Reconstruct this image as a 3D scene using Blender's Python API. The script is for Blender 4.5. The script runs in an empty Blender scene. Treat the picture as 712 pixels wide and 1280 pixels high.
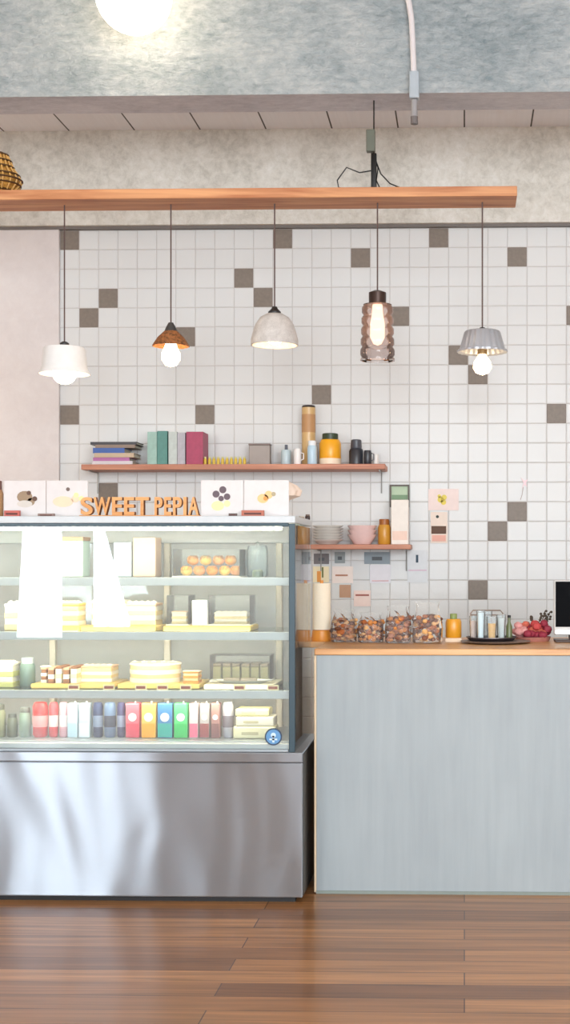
import bpy, bmesh, math, random
from mathutils import Vector, Matrix
random.seed(7)
S = bpy.context.scene
COL = S.collection
PI = math.pi

# ------------------------------------------------------------------ camera, world, light, exposure
FPX, PU, PV, W_, H_ = 1685.0, 533.0, 700.0, 712.0, 1280.0
YAW = math.radians(1.6)
EYE = 1.228
cam = bpy.data.cameras.new('camera'); co = bpy.data.objects.new('camera', cam); COL.objects.link(co)
co.location = (0, 0, EYE); co.rotation_euler = (PI / 2, 0, YAW)
cam.sensor_fit = 'AUTO'; cam.sensor_width = 36; cam.lens = FPX / H_ * 36
cam.shift_x = (W_ / 2 - PU) / H_; cam.shift_y = (PV - H_ / 2) / H_
S.camera = co

w = bpy.data.worlds.new('world'); S.world = w; w.use_nodes = True
w.node_tree.nodes['Background'].inputs[0].default_value = (.85, .93, 1, 1)
w.node_tree.nodes['Background'].inputs[1].default_value = 1.0

YF = -3.0        # the shop front behind the camera
WINDOWS = [(-4.22, -3.78, .50, 2.9, 26), (-3.48, -3.14, .60, 2.7, 26), (-1.0, 1.15, .35, 3.5, 11.5), (1.4, 3.7, .35, 3.5, 11.5)]
for i, (x0, x1, z0, z1, L) in enumerate(WINDOWS):
    l = bpy.data.lights.new('window_daylight', 'AREA'); l.shape = 'RECTANGLE'
    l.size = x1 - x0; l.size_y = z1 - z0
    l.energy = L * PI * (x1 - x0) * (z1 - z0); l.color = (.88, .95, 1.0)
    o = bpy.data.objects.new('window_daylight', l); COL.objects.link(o)
    o.location = ((x0 + x1) / 2, YF + .03, (z0 + z1) / 2); o.rotation_euler = (PI / 2, 0, 0)
vs = S.view_settings
vs.view_transform = 'Standard'; vs.look = 'None'; vs.gamma = 1; vs.use_curve_mapping = False
vs.exposure = 0.14
S.cycles.use_denoising = True
S.cycles.max_bounces = 10; S.cycles.transparent_max_bounces = 24
S.cycles.caustics_reflective = False; S.cycles.caustics_refractive = False
S.cycles.sample_clamp_indirect = 6

# ------------------------------------------------------------------ helpers
CT, ST = math.cos(YAW), math.sin(YAW)
def P(u, v, Y):
    "the point of the plane y = Y that stands at this place of the photograph"
    a, b = (u - PU) / FPX, (PV - v) / FPX
    d = Vector((-ST + a * CT, CT + a * ST, b)); t = Y / d.y
    return Vector((d.x * t, Y, EYE + d.z * t))
def X(u, Y): return P(u, PV, Y).x
def Z(v, Y, u=350): return P(u, v, Y).z
def lin(c):
    c = c / 255
    return c / 12.92 if c <= .04045 else ((c + .055) / 1.055) ** 2.4
def rgb(r, g, b): return (lin(r), lin(g), lin(b), 1)

MATS = {}
def nn(nt, t, **k):
    n = nt.nodes.new(t)
    for a, b in k.items(): setattr(n, a, b)
    return n
def mat(name, c, rough=.5, metal=0, var=.08, scale=30, bump=0, bscale=60, stretch=(1, 1, 1), trans=0, coat=0, spec=.5):
    if name in MATS: return MATS[name]
    m = bpy.data.materials.new(name); m.use_nodes = True; MATS[name] = m
    nt = m.node_tree; p = nt.nodes['Principled BSDF']
    c = rgb(*c)
    tc = nn(nt, 'ShaderNodeTexCoord'); mp = nn(nt, 'ShaderNodeMapping'); mp.inputs['Scale'].default_value = stretch
    nt.links.new(tc.outputs['Object'], mp.inputs[0])
    no = nn(nt, 'ShaderNodeTexNoise'); no.inputs['Scale'].default_value = scale; no.inputs['Detail'].default_value = 4
    nt.links.new(mp.outputs[0], no.inputs['Vector'])
    mx = nn(nt, 'ShaderNodeMix', data_type='RGBA')
    mx.inputs[6].default_value = tuple(x * (1 - var) for x in c[:3]) + (1,)
    mx.inputs[7].default_value = tuple(min(1, x * (1 + var)) for x in c[:3]) + (1,)
    nt.links.new(no.outputs[0], mx.inputs[0]); nt.links.new(mx.outputs[2], p.inputs['Base Color'])
    p.inputs['Roughness'].default_value = rough; p.inputs['Metallic'].default_value = metal
    p.inputs['Transmission Weight'].default_value = trans; p.inputs['Coat Weight'].default_value = coat
    p.inputs['Specular IOR Level'].default_value = spec
    if bump:
        n2 = nn(nt, 'ShaderNodeTexNoise'); n2.inputs['Scale'].default_value = bscale; n2.inputs['Detail'].default_value = 3
        nt.links.new(mp.outputs[0], n2.inputs['Vector'])
        b = nn(nt, 'ShaderNodeBump'); b.inputs['Strength'].default_value = bump; b.inputs['Distance'].default_value = .01
        nt.links.new(n2.outputs[0], b.inputs['Height']); nt.links.new(b.outputs[0], p.inputs['Normal'])
    return m
def emit(name, c, s):
    if name in MATS: return MATS[name]
    m = bpy.data.materials.new(name); m.use_nodes = True; MATS[name] = m
    nt = m.node_tree; nt.nodes.clear()
    e = nn(nt, 'ShaderNodeEmission'); e.inputs[0].default_value = rgb(*c); e.inputs[1].default_value = s
    nt.links.new(e.outputs[0], nn(nt, 'ShaderNodeOutputMaterial').inputs[0])
    return m
def glass(name, tint=(235, 245, 243), ior=1.5, rough=0.0, haze=0.0, hazec=(255, 255, 255), vary=.25):
    "thin clear pane: fresnel reflection over plain transmission"
    if name in MATS: return MATS[name]
    m = bpy.data.materials.new(name); m.use_nodes = True; MATS[name] = m
    nt = m.node_tree; nt.nodes.clear()
    t = nn(nt, 'ShaderNodeBsdfTransparent'); t.inputs[0].default_value = rgb(*tint)
    g = nn(nt, 'ShaderNodeBsdfGlossy'); g.inputs['Roughness'].default_value = rough
    f = nn(nt, 'ShaderNodeFresnel'); f.inputs[0].default_value = ior
    x = nn(nt, 'ShaderNodeMixShader'); nt.links.new(f.outputs[0], x.inputs[0])
    nt.links.new(t.outputs[0], x.inputs[1]); nt.links.new(g.outputs[0], x.inputs[2])
    out = x
    if haze:
        d = nn(nt, 'ShaderNodeBsdfDiffuse'); d.inputs[0].default_value = rgb(*hazec)
        no = nn(nt, 'ShaderNodeTexNoise'); no.inputs['Scale'].default_value = 25
        ml = nn(nt, 'ShaderNodeMath', operation='MULTIPLY_ADD'); ml.inputs[1].default_value = haze * vary; ml.inputs[2].default_value = haze * (1 - vary / 2)
        nt.links.new(no.outputs[0], ml.inputs[0])
        y = nn(nt, 'ShaderNodeMixShader'); nt.links.new(ml.outputs[0], y.inputs[0])
        nt.links.new(x.outputs[0], y.inputs[1]); nt.links.new(d.outputs[0], y.inputs[2]); out = y
    nt.links.new(out.outputs[0], nn(nt, 'ShaderNodeOutputMaterial').inputs[0])
    return m

class B:
    def __init__(s): s.bm = bmesh.new()
    def box(s, x0, x1, y0, y1, z0, z1, bev=0, mi=0, seg=2):
        r = bmesh.ops.create_cube(s.bm, size=1)
        vs = r['verts']
        for v in vs:
            v.co = Vector((x0 + (v.co.x + .5) * (x1 - x0), y0 + (v.co.y + .5) * (y1 - y0), z0 + (v.co.z + .5) * (z1 - z0)))
        fs = set(f for v in vs for f in v.link_faces)
        for f in fs: f.material_index = mi
        if bev:
            es = list(set(e for v in vs for e in v.link_edges))
            rr = bmesh.ops.bevel(s.bm, geom=es, offset=bev, segments=seg, profile=.5, affect='EDGES')
            for f in rr['faces']: f.material_index = mi
        return s
    def lathe(s, prof, n=28, c=(0, 0, 0), mi=0, flute=0, fa=0, smooth=True):
        c = Vector(c); rings = []
        for r, z in prof:
            if r < 1e-6: rings.append([s.bm.verts.new(c + Vector((0, 0, z)))])
            else:
                ring = []
                for i in range(n):
                    a = 2 * PI * i / n; q = r * (1 + (fa * math.cos(flute * a) if flute else 0))
                    ring.append(s.bm.verts.new(c + Vector((q * math.cos(a), q * math.sin(a), z))))
                rings.append(ring)
        for A, D in zip(rings, rings[1:]):
            if len(A) == 1 and len(D) == 1: continue
            for i in range(n):
                j = (i + 1) % n
                if len(A) == 1: f = s.bm.faces.new((A[0], D[j], D[i]))
                elif len(D) == 1: f = s.bm.faces.new((A[i], A[j], D[0]))
                else: f = s.bm.faces.new((A[i], A[j], D[j], D[i]))
                f.material_index = mi; f.smooth = smooth
        return s
    def tube(s, pts, r, n=8, mi=0, closed=False):
        pts = [Vector(p) for p in pts]; rings = []; k = len(pts); up = None
        for i, p in enumerate(pts):
            a = pts[i - 1] if (i or closed) else p; b = pts[(i + 1) % k] if (i < k - 1 or closed) else p
            t = (b - a).normalized()
            if up is None: up = t.orthogonal().normalized()
            up = (up - t * up.dot(t)).normalized(); sd = t.cross(up)
            rr = r[i] if isinstance(r, (list, tuple)) else r
            rings.append([s.bm.verts.new(p + (up * math.cos(2 * PI * j / n) + sd * math.sin(2 * PI * j / n)) * rr) for j in range(n)])
        prs = list(zip(rings, rings[1:])) + ([(rings[-1], rings[0])] if closed else [])
        for A, D in prs:
            for j in range(n):
                f = s.bm.faces.new((A[j], A[(j + 1) % n], D[(j + 1) % n], D[j])); f.material_index = mi; f.smooth = True
        if not closed:
            s.bm.faces.new(rings[0][::-1]).material_index = mi; s.bm.faces.new(rings[-1]).material_index = mi
        return s
    def ball(s, c, r, n=16, m=10, mi=0, jit=0):
        r = r if isinstance(r, (list, tuple)) else (r, r, r)
        q = bmesh.ops.create_uvsphere(s.bm, u_segments=n, v_segments=m, radius=1)
        for v in q['verts']:
            k = 1 + random.uniform(-jit, jit)
            v.co = Vector(c) + Vector((v.co.x * r[0] * k, v.co.y * r[1] * k, v.co.z * r[2] * k))
            for f in v.link_faces: f.smooth = True; f.material_index = mi
        return s
    def prism(s, poly, y0, y1, mi=0):
        "outline in x,z pushed from y0 to y1"
        a = [s.bm.verts.new((x, y0, z)) for x, z in poly]; b = [s.bm.verts.new((x, y1, z)) for x, z in poly]
        fs = [s.bm.faces.new(a), s.bm.faces.new(b[::-1])]
        for i in range(len(a)):
            j = (i + 1) % len(a); fs.append(s.bm.faces.new((a[j], a[i], b[i], b[j])))
        for f in fs: f.material_index = mi
        return s
    def disc(s, x, z, r, y0, y1, n=20, mi=0, sx=1):
        return s.prism([(x + r * sx * math.cos(2 * PI * i / n), z + r * math.sin(2 * PI * i / n)) for i in range(n)], y0, y1, mi)
    def rot(s, M):
        bmesh.ops.transform(s.bm, matrix=M, verts=s.bm.verts[:]); return s
    def obj(s, name, mats, parent=None, loc=None):
        bmesh.ops.recalc_face_normals(s.bm, faces=s.bm.faces[:])
        me = bpy.data.meshes.new(name); s.bm.to_mesh(me); s.bm.free()
        for m in (mats if isinstance(mats, (list, tuple)) else [mats]): me.materials.append(m)
        if any(p.use_smooth for p in me.polygons): me.set_sharp_from_angle(angle=.7)
        o = bpy.data.objects.new(name, me); COL.objects.link(o)
        if parent: o.parent = parent
        if loc is not None: o.location = loc
        return o
def tag(o, label, cat, group=None, kind=None):
    if label: o['label'] = label
    if cat: o['category'] = cat
    if group: o['group'] = group
    if kind: o['kind'] = kind
    return o
def thing(name, label, cat, loc, group=None, rz=0):
    o = bpy.data.objects.new(name, None); COL.objects.link(o); o.empty_display_size = .05
    o.location = loc; o.rotation_euler = (0, 0, rz)
    return tag(o, label, cat, group)
def struct(name, b, m): 
    o = b.obj(name, m); o['kind'] = 'structure'; return o
def relabel_copy(root, loc, label, rz=None, mats=None):
    "a copy of a thing with copies of its parts"
    r = root.copy(); COL.objects.link(r); r.location = loc; r['label'] = label
    if rz is not None: r.rotation_euler = (0, 0, rz)
    for ch in list(root.children):
        c = ch.copy(); COL.objects.link(c); c.parent = r
        for g in list(ch.children):
            d = g.copy(); COL.objects.link(d); d.parent = c
    return r
ORD = ['first', 'second', 'third', 'fourth', 'fifth', 'sixth', 'seventh', 'eighth', 'ninth', 'tenth', 'eleventh', 'twelfth', 'thirteenth', 'fourteenth', 'fifteenth', 'sixteenth']

# ------------------------------------------------------------------ surface materials
def concrete(name, c1, c2, c3, sc=1.6, bump=.25, rough=.75, stretch=(1, 1, 1)):
    m = bpy.data.materials.new(name); m.use_nodes = True; nt = m.node_tree; p = nt.nodes['Principled BSDF']
    tc = nn(nt, 'ShaderNodeTexCoord'); mp = nn(nt, 'ShaderNodeMapping'); mp.inputs['Scale'].default_value = stretch
    nt.links.new(tc.outputs['Object'], mp.inputs[0])
    a = nn(nt, 'ShaderNodeTexNoise'); a.inputs['Scale'].default_value = sc; a.inputs['Detail'].default_value = 8; a.inputs['Roughness'].default_value = .65
    b = nn(nt, 'ShaderNodeTexNoise'); b.inputs['Scale'].default_value = sc * 9; b.inputs['Detail'].default_value = 8; b.inputs['Roughness'].default_value = .75; b.inputs['Distortion'].default_value = .35
    for n in (a, b): nt.links.new(mp.outputs[0], n.inputs['Vector'])
    r = nn(nt, 'ShaderNodeValToRGB'); e = r.color_ramp.elements
    e[0].position = .34; e[0].color = rgb(*c1); e[1].position = .66; e[1].color = rgb(*c3)
    k = e.new(.5); k.color = rgb(*c2)
    ad = nn(nt, 'ShaderNodeMix'); ad.inputs[0].default_value = .5
    nt.links.new(a.outputs[0], ad.inputs[2]); nt.links.new(b.outputs[0], ad.inputs[3])
    nt.links.new(ad.outputs[0], r.inputs[0]); nt.links.new(r.outputs[0], p.inputs['Base Color'])
    bp = nn(nt, 'ShaderNodeBump'); bp.inputs['Strength'].default_value = bump; bp.inputs['Distance'].default_value = .03
    nt.links.new(b.outputs[0], bp.inputs['Height']); nt.links.new(bp.outputs[0], p.inputs['Normal'])
    p.inputs['Roughness'].default_value = rough
    return m
def planks(name, cols, wd, ln, rough, axis_swap=False, grain=1.0, mort=(60, 35, 20), msize=.0016, coat=0):
    m = bpy.data.materials.new(name); m.use_nodes = True; nt = m.node_tree; p = nt.nodes['Principled BSDF']
    tc = nn(nt, 'ShaderNodeTexCoord'); mp = nn(nt, 'ShaderNodeMapping')
    if axis_swap: mp.inputs['Rotation'].default_value = (0, 0, PI / 2)
    nt.links.new(tc.outputs['Object'], mp.inputs[0])
    br = nn(nt, 'ShaderNodeTexBrick'); br.offset = .37; br.offset_frequency = 2
    br.inputs['Scale'].default_value = 1; br.inputs['Brick Width'].default_value = ln; br.inputs['Row Height'].default_value = wd
    br.inputs['Mortar Size'].default_value = msize; br.inputs['Mortar Smooth'].default_value = .3
    br.inputs['Color1'].default_value = rgb(*cols[0]); br.inputs['Color2'].default_value = rgb(*cols[1]); br.inputs['Mortar'].default_value = rgb(*mort)
    nt.links.new(mp.outputs[0], br.inputs['Vector'])
    m2 = nn(nt, 'ShaderNodeMapping'); m2.inputs['Scale'].default_value = (1.2, 30, 30); nt.links.new(mp.outputs[0], m2.inputs[0])
    no = nn(nt, 'ShaderNodeTexNoise'); no.inputs['Scale'].default_value = 1.5; no.inputs['Detail'].default_value = 6; no.inputs['Distortion'].default_value = .6
    nt.links.new(m2.outputs[0], no.inputs['Vector'])
    rp = nn(nt, 'ShaderNodeValToRGB'); e = rp.color_ramp.elements
    e[0].position = .3; e[0].color = (1 - .42 * grain,) * 3 + (1,); e[1].position = .7; e[1].color = (1 + .1 * grain,) * 3 + (1,)
    nt.links.new(no.outputs[0], rp.inputs[0])
    mu = nn(nt, 'ShaderNodeMix', data_type='RGBA', blend_type='MULTIPLY'); mu.inputs[0].default_value = 1
    nt.links.new(br.outputs[0], mu.inputs[6]); nt.links.new(rp.outputs[0], mu.inputs[7]); nt.links.new(mu.outputs[2], p.inputs['Base Color'])
    bp = nn(nt, 'ShaderNodeBump'); bp.inputs['Strength'].default_value = .25; bp.inputs['Distance'].default_value = .003; bp.invert = True
    nt.links.new(br.outputs['Fac'], bp.inputs['Height']); nt.links.new(bp.outputs[0], p.inputs['Normal'])
    p.inputs['Roughness'].default_value = rough; p.inputs['Coat Weight'].default_value = coat
    return m
def wood(name, c1, c2, rough=.5, scale=2, stretch=(1, 14, 14)):
    m = bpy.data.materials.new(name); m.use_nodes = True; nt = m.node_tree; p = nt.nodes['Principled BSDF']; MATS[name] = m
    tc = nn(nt, 'ShaderNodeTexCoord'); mp = nn(nt, 'ShaderNodeMapping'); mp.inputs['Scale'].default_value = stretch
    nt.links.new(tc.outputs['Object'], mp.inputs[0])
    no = nn(nt, 'ShaderNodeTexNoise'); no.inputs['Scale'].default_value = scale; no.inputs['Detail'].default_value = 6; no.inputs['Distortion'].default_value = .8
    nt.links.new(mp.outputs[0], no.inputs['Vector'])
    r = nn(nt, 'ShaderNodeValToRGB'); e = r.color_ramp.elements
    e[0].position = .32; e[0].color = rgb(*c1); e[1].position = .68; e[1].color = rgb(*c2)
    nt.links.new(no.outputs[0], r.inputs[0]); nt.links.new(r.outputs[0], p.inputs['Base Color'])
    p.inputs['Roughness'].default_value = rough
    return m
beam_m = concrete('grey_concrete', (132, 149, 157), (184, 195, 200), (220, 225, 226), 3.4, .9, .75, (.75, 1, 1.4))
under_m = concrete('concrete_soffit', (160, 160, 167), (190, 190, 196), (212, 212, 216), 3.5, .3, .75, (.5, 1, 1))
band_m = concrete('warm_concrete', (182, 177, 167), (220, 216, 207), (242, 240, 235), 2.4, .4)
plaster_m = concrete('pink_plaster', (212, 204, 203), (220, 213, 212), (227, 222, 221), 1.2, .06, .8)
room_m = concrete('room_plaster', (214, 211, 206), (222, 219, 215), (228, 226, 222), 1.0, .05, .8)
floor_m = planks('brown_floorboards', ((138, 90, 52), (206, 146, 92)), .118, 1.9, .3, grain=1.05, mort=(92, 56, 34), msize=.0022, coat=.1)
ceil_m = planks('white_ceiling_boards', ((234, 234, 240), (238, 238, 243)), .337, 9, .6, axis_swap=True, grain=.1, mort=(62, 56, 54), msize=.0045)
plank_m = wood('orange_timber', (172, 106, 66), (216, 158, 110), .55)
shelf_m = wood('reddish_shelf_wood', (166, 104, 80), (204, 142, 114), .5)
top_m = wood('honey_worktop_wood', (188, 132, 78), (224, 174, 118), .35)
steel_m = None

# ------------------------------------------------------------------ the room
YW = 6.90
BEAM0, BEAM1 = 5.71, 5.93
ZB = Z(118, BEAM0); ZC = Z(165, YW)
XL, XR = -5.0, 4.2
FRONT_CEIL = 4.05
pitch = (X(695, YW) - X(87, YW)) / 25
tx0 = X(87, YW) - pitch / 2
ztop = Z(297, YW, 596) + pitch / 2
struct('floor', B().box(XL - .1, XR + .1, YF - .1, YW + .2, -.1, 0), floor_m)
struct('wall_left', B().box(XL - .15, XL, YF, YW, 0, FRONT_CEIL), room_m)
struct('wall_right', B().box(XR, XR + .15, YF, YW, 0, FRONT_CEIL), room_m)
b = B()
xs = sorted(WINDOWS)
prev = XL - .15
for x0, x1, z0, z1, L in xs:
    b.box(prev, x0, YF - .2, YF, 0, FRONT_CEIL); b.box(x0, x1, YF - .2, YF, 0, z0); b.box(x0, x1, YF - .2, YF, z1, FRONT_CEIL); prev = x1
b.box(prev, XR + .15, YF - .2, YF, 0, FRONT_CEIL)
struct('wall_front', b, room_m)
wf_m = mat('window_frame_paint', (90, 88, 86), .5)
for i, (x0, x1, z0, z1, L) in enumerate(xs):
    b = B()
    b.box(x0, x0 + .04, YF - .12, YF - .06, z0, z1).box(x1 - .04, x1, YF - .12, YF - .06, z0, z1).box(x0, x1, YF - .12, YF - .06, z0, z0 + .04).box(x0, x1, YF - .12, YF - .06, z1 - .04, z1)
    struct('window_%d' % (i + 1), b, wf_m)
mask_m = mat('blue_grey_mask', (196, 204, 210), .8)
for poly, nm in (([(-4.30, .45), (-4.20, .45), (-4.06, 3.0), (-4.30, 3.0)], 'reflection_mask_1'), ([(-3.36, 1.5), (-3.14, .7), (-3.05, .7), (-3.05, 2.8), (-3.40, 2.8)], 'reflection_mask_2')):
    struct(nm, B().prism(poly, YF + .06, YF + .075), mask_m)  # unseen slanted panels added to shape the windows' reflections in the case
struct('ceiling', B().box(XL, XR, BEAM1 - .02, YW + .2, ZC, ZC + .1), ceil_m)
struct('ceiling_front', B().box(XL - .1, XR + .1, YF - .1, BEAM0 + .05, FRONT_CEIL, FRONT_CEIL + .1), room_m)
b = B().box(XL, XR, BEAM0, BEAM1, ZB, FRONT_CEIL)
for f in b.bm.faces:
    if f.normal.z < -.5: f.material_index = 1
struct('beam', b, [beam_m, under_m])
# tiled back wall
dark = [(0, 0), (11, 0), (19, 0), (15, 1), (23, 1), (9, 2), (10, 3), (2, 3), (1, 4), (6, 5), (17, 4), (20, 6), (21, 7), (26, 4), (13, 8), (7, 9), (0, 9), (25, 9), (2, 13), (23, 14), (22, 15), (21, 18)]
dark = set(dark)
tile_m = mat('white_glazed_tile', (219, 220, 220), .18, 0, .025, 3, .06, 40, spec=.17)
dtile_m = mat('taupe_glazed_tile', (132, 122, 113), .35, 0, .18, 60, spec=.15)
grout_m = mat('pale_grout', (192, 187, 185), .8)
b = B()
ncol = int((XR - tx0) / pitch) + 1; nrow = int(ztop / pitch) + 1
b.box(tx0, XR, YW, YW + .1, 0, ztop, mi=0)
hw = pitch / 2 - .0014
for c in range(ncol):
    for r in range(nrow):
        cx, cz = tx0 + (c + .5) * pitch, ztop - (r + .5) * pitch
        if cx + hw > XR or cz - hw < 0: continue
        mi = 2 if (c, r) in dark else 1
        t1, t2 = random.gauss(0, .004), random.gauss(0, .004)
        o4 = [b.bm.verts.new((cx + i * hw, YW - .0003, cz + k * hw)) for i, k in ((-1, -1), (1, -1), (1, 1), (-1, 1))]
        h2 = hw - .0035
        i4 = [b.bm.verts.new((cx + i * h2, YW - .0022 - i * h2 * t1 - k * h2 * t2, cz + k * h2)) for i, k in ((-1, -1), (1, -1), (1, 1), (-1, 1))]
        f = b.bm.faces.new(i4); f.material_index = mi
        for k in range(4):
            f = b.bm.faces.new((o4[k], o4[(k + 1) % 4], i4[(k + 1) % 4], i4[k])); f.material_index = mi
struct('wall_back', b, [grout_m, tile_m, dtile_m])
struct('wall_back_panel', B().box(XL, tx0, YW - .02, YW + .1, 0, ztop), plaster_m)
struct('wall_back_band', B().box(XL, XR, YW - .05, YW + .1, ztop + .015, ZC), band_m)
struct('shadow_gap_strip_1', B().box(XL, XR, YW - .028, YW + .1, ztop + .0, ztop + .015), mat('shadow_gap_grey', (112, 106, 102), .6))  # dark strip coloured as the shadow gap below the concrete band

# ------------------------------------------------------------------ display case
CY0, CY1 = 4.80, 5.33
GX1 = X(367.5, CY0)                     # right side of the glass
CX1 = X(378, CY0); CX0 = X(-150, CY0); GX0 = CX0 + .03
zst0, zst1, zlip = Z(1121, CY0, 200), Z(953, CY0, 200), Z(940, CY0, 200)
ztp0, ztp1 = Z(656, CY0, 200), Z(645, CY0, 200)
def steel():
    m = bpy.data.materials.new('brushed_steel'); m.use_nodes = True; nt = m.node_tree; p = nt.nodes['Principled BSDF']
    tc = nn(nt, 'ShaderNodeTexCoord')
    m1 = nn(nt, 'ShaderNodeMapping'); m1.inputs['Scale'].default_value = (1.9, 1, .8); nt.links.new(tc.outputs['Object'], m1.inputs[0])
    n1 = nn(nt, 'ShaderNodeTexNoise'); n1.inputs['Scale'].default_value = 1.7; n1.inputs['Detail'].default_value = 1.0; n1.inputs['Distortion'].default_value = .5
    nt.links.new(m1.outputs[0], n1.inputs['Vector'])
    b1 = nn(nt, 'ShaderNodeBump'); b1.inputs['Strength'].default_value = 1; b1.inputs['Distance'].default_value = .0115
    nt.links.new(n1.outputs[0], b1.inputs['Height']); nt.links.new(b1.outputs[0], p.inputs['Normal'])
    tg = nn(nt, 'ShaderNodeTangent', direction_type='UV_MAP', uv_map='UVMap'); nt.links.new(tg.outputs[0], p.inputs['Tangent'])
    p.inputs['Anisotropic'].default_value = 1.0
    p.inputs['Base Color'].default_value = rgb(172, 180, 190); p.inputs['Metallic'].default_value = 1; p.inputs['Roughness'].default_value = .36
    return m
def brush_uv(o):
    "the brushing runs straight up the sheet"
    uv = o.data.uv_layers.new(name='UVMap')
    for l in o.data.loops:
        v = o.data.vertices[l.vertex_index].co; uv.data[l.index].uv = (v.z, v.x)
steel_m = steel()
black_m = mat('matt_black', (22, 22, 24), .6)
teal_m = mat('dark_teal_edge', (40, 66, 78), .3)
white_m = mat('white_enamel', (232, 234, 235), .35)
cream_m = mat('cream_post', (238, 226, 206), .5)
grey_m = mat('grey_rail', (196, 200, 200), .4, .1)
cgl = glass('case_glass', (249, 253, 253), 1.5, 0, .055)  # white haze mixed into the pane paints the pale veil of reflections
sgl = glass('shelf_glass', (240, 248, 247), 1.35)
led_m = emit('cool_strip_light', (255, 242, 214), 38.0)
case = thing('display_case', 'glass fronted cake display case with brushed steel base beside the grey counter', 'display case', ((CX0 + CX1) / 2, (CY0 + CY1) / 2, 0))
ox, oy = case.location.x, case.location.y
def cpart(name, b, m, parent=None):
    b.rot(Matrix.Translation((-ox, -oy, 0))); return b.obj(name, m, parent or case)
plinth = B().box(CX0 + .03, CX1 - .03, CY0 + .03, CY1 - .02, .0, zst0 + .01); cpart('plinth', plinth, black_m)
brush_uv(cpart('base_cabinet', B().box(CX0, CX1, CY0, CY1, zst0, zst1, .004), [steel_m]))
side = B().box(CX1 - .002, CX1 + .002, CY0 + .006, CY1 - .006, zst0 + .006, zlip - .006); cpart('side_panel', side, mat('dark_side_panel', (52, 50, 48), .35))
lip = cpart('base_lip', B().box(CX0 - .002, CX1 + .001, CY0 - .008, CY1, zst1 + .002, zlip, .004), steel_m); brush_uv(lip)
deckz = Z(922, 4.95, 200)
cpart('deck', B().box(GX0 + .01, GX1 - .01, CY0 + .06, CY1 - .01, zlip, deckz, .003), mat('deck_steel', (176, 184, 190), .35, .6))
cpart('deck_rail', B().box(GX0 + .01, GX1 - .01, CY0 + .02, CY0 + .055, zlip, zlip + .028, .003), grey_m)
cpart('top_panel', B().box(GX0 - .004, GX1 + .004, CY0 - .004, CY1 + .004, ztp0 + .006, ztp1, .003), mat('white_top_panel', (198, 204, 208), .35))
fg = cpart('front_glass', B().box(GX0, GX1, CY0, CY0 + .006, zlip, ztp0), cgl)
# round blue sticker on the glass
sp = P(341.5, 921, CY0 - .0015); 
bs = B().disc(sp.x, sp.z, .031, CY0 - .002, CY0, 28, 0).disc(sp.x, sp.z, .026, CY0 - .003, CY0 - .002, 28, 1)
bs.disc(sp.x, sp.z + .006, .009, CY0 - .0038, CY0 - .003, 16, 2).box(sp.x - .014, sp.x + .014, CY0 - .0038, CY0 - .003, sp.z - .012, sp.z - .006, mi=2).box(sp.x - .004, sp.x + .004, CY0 - .0038, CY0 - .003, sp.z - .02, sp.z + .004, mi=2)
st = cpart('sticker', bs, [mat('sticker_navy', (38, 58, 84), .4), mat('sticker_blue', (88, 142, 190), .4), mat('sticker_pale', (196, 220, 238), .4)], fg); st['label'] = 'round blue sticker with a dark rim'
for xg in (GX0, GX1 - .006):
    cpart('side_glass', B().box(xg, xg + .006, CY0 + .007, CY1, zlip, ztp0), cgl)
cpart('edge_trim', B().box(GX1 - .019, GX1 + .003, CY0 - .003, CY0 + .012, zlip + .001, ztp0 + .004, .002), teal_m)
cpart('edge_trim', B().box(GX0 - .003, GX0 + .019, CY0 - .003, CY0 + .012, zlip + .001, ztp0 + .004, .002), teal_m)
cpart('top_trim', B().box(GX0 + .02, GX1 - .02, CY0 - .003, CY0 + .012, ztp0 - .007, ztp0 + .006, .002), teal_m)
cpart('bottom_trim', B().box(GX0 + .02, GX1 - .02, CY0 - .003, CY0 + .012, zlip + .001, zlip + .012, .002), mat('steel_trim', (150, 160, 166), .3, .8))
for u in (209, 349, 66, -80):
    xx = X(u, 5.28); cpart('door_post', B().box(xx - .012, xx + .012, 5.27, 5.30, deckz, ztp0, .003), cream_m)
cpart('back_door', B().box(GX0 + .01, GX1 - .01, 5.305, 5.309, deckz, ztp0), glass('back_door_glass', (244, 248, 247), 1.45, 0, .27, (255, 252, 244)))
cpart('back_rail', B().box(GX0 + .01, GX1 - .01, 5.262, 5.30, ztp0 - .06, ztp0, .003), mat('back_rail_grey', (206, 206, 206), .4))
cpart('strip_light', B().box(GX0 + .05, GX1 - .05, CY0 + .03, CY0 + .05, ztp0 - .018, ztp0 - .006), led_m)
SH = []
for v in (722, 790, 863):
    yf = 4.885; zt = Z(v, yf, 200); SH.append(zt + .0008)
    s_ = cpart('shelf', B().box(GX0 + .012, GX1 - .026, yf + .004, 5.255, zt - .007, zt, .001), sgl)
    cpart('shelf_rail', B().box(GX0 + .012, GX1 - .026, yf - .012, yf + .004, zt - .029, zt + .001, .002), grey_m, s_)
    cpart('strip_light', B().box(GX0 + .05, GX1 - .06, yf + .01, yf + .022, zt - .02, zt - .009), led_m, s_)

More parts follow.
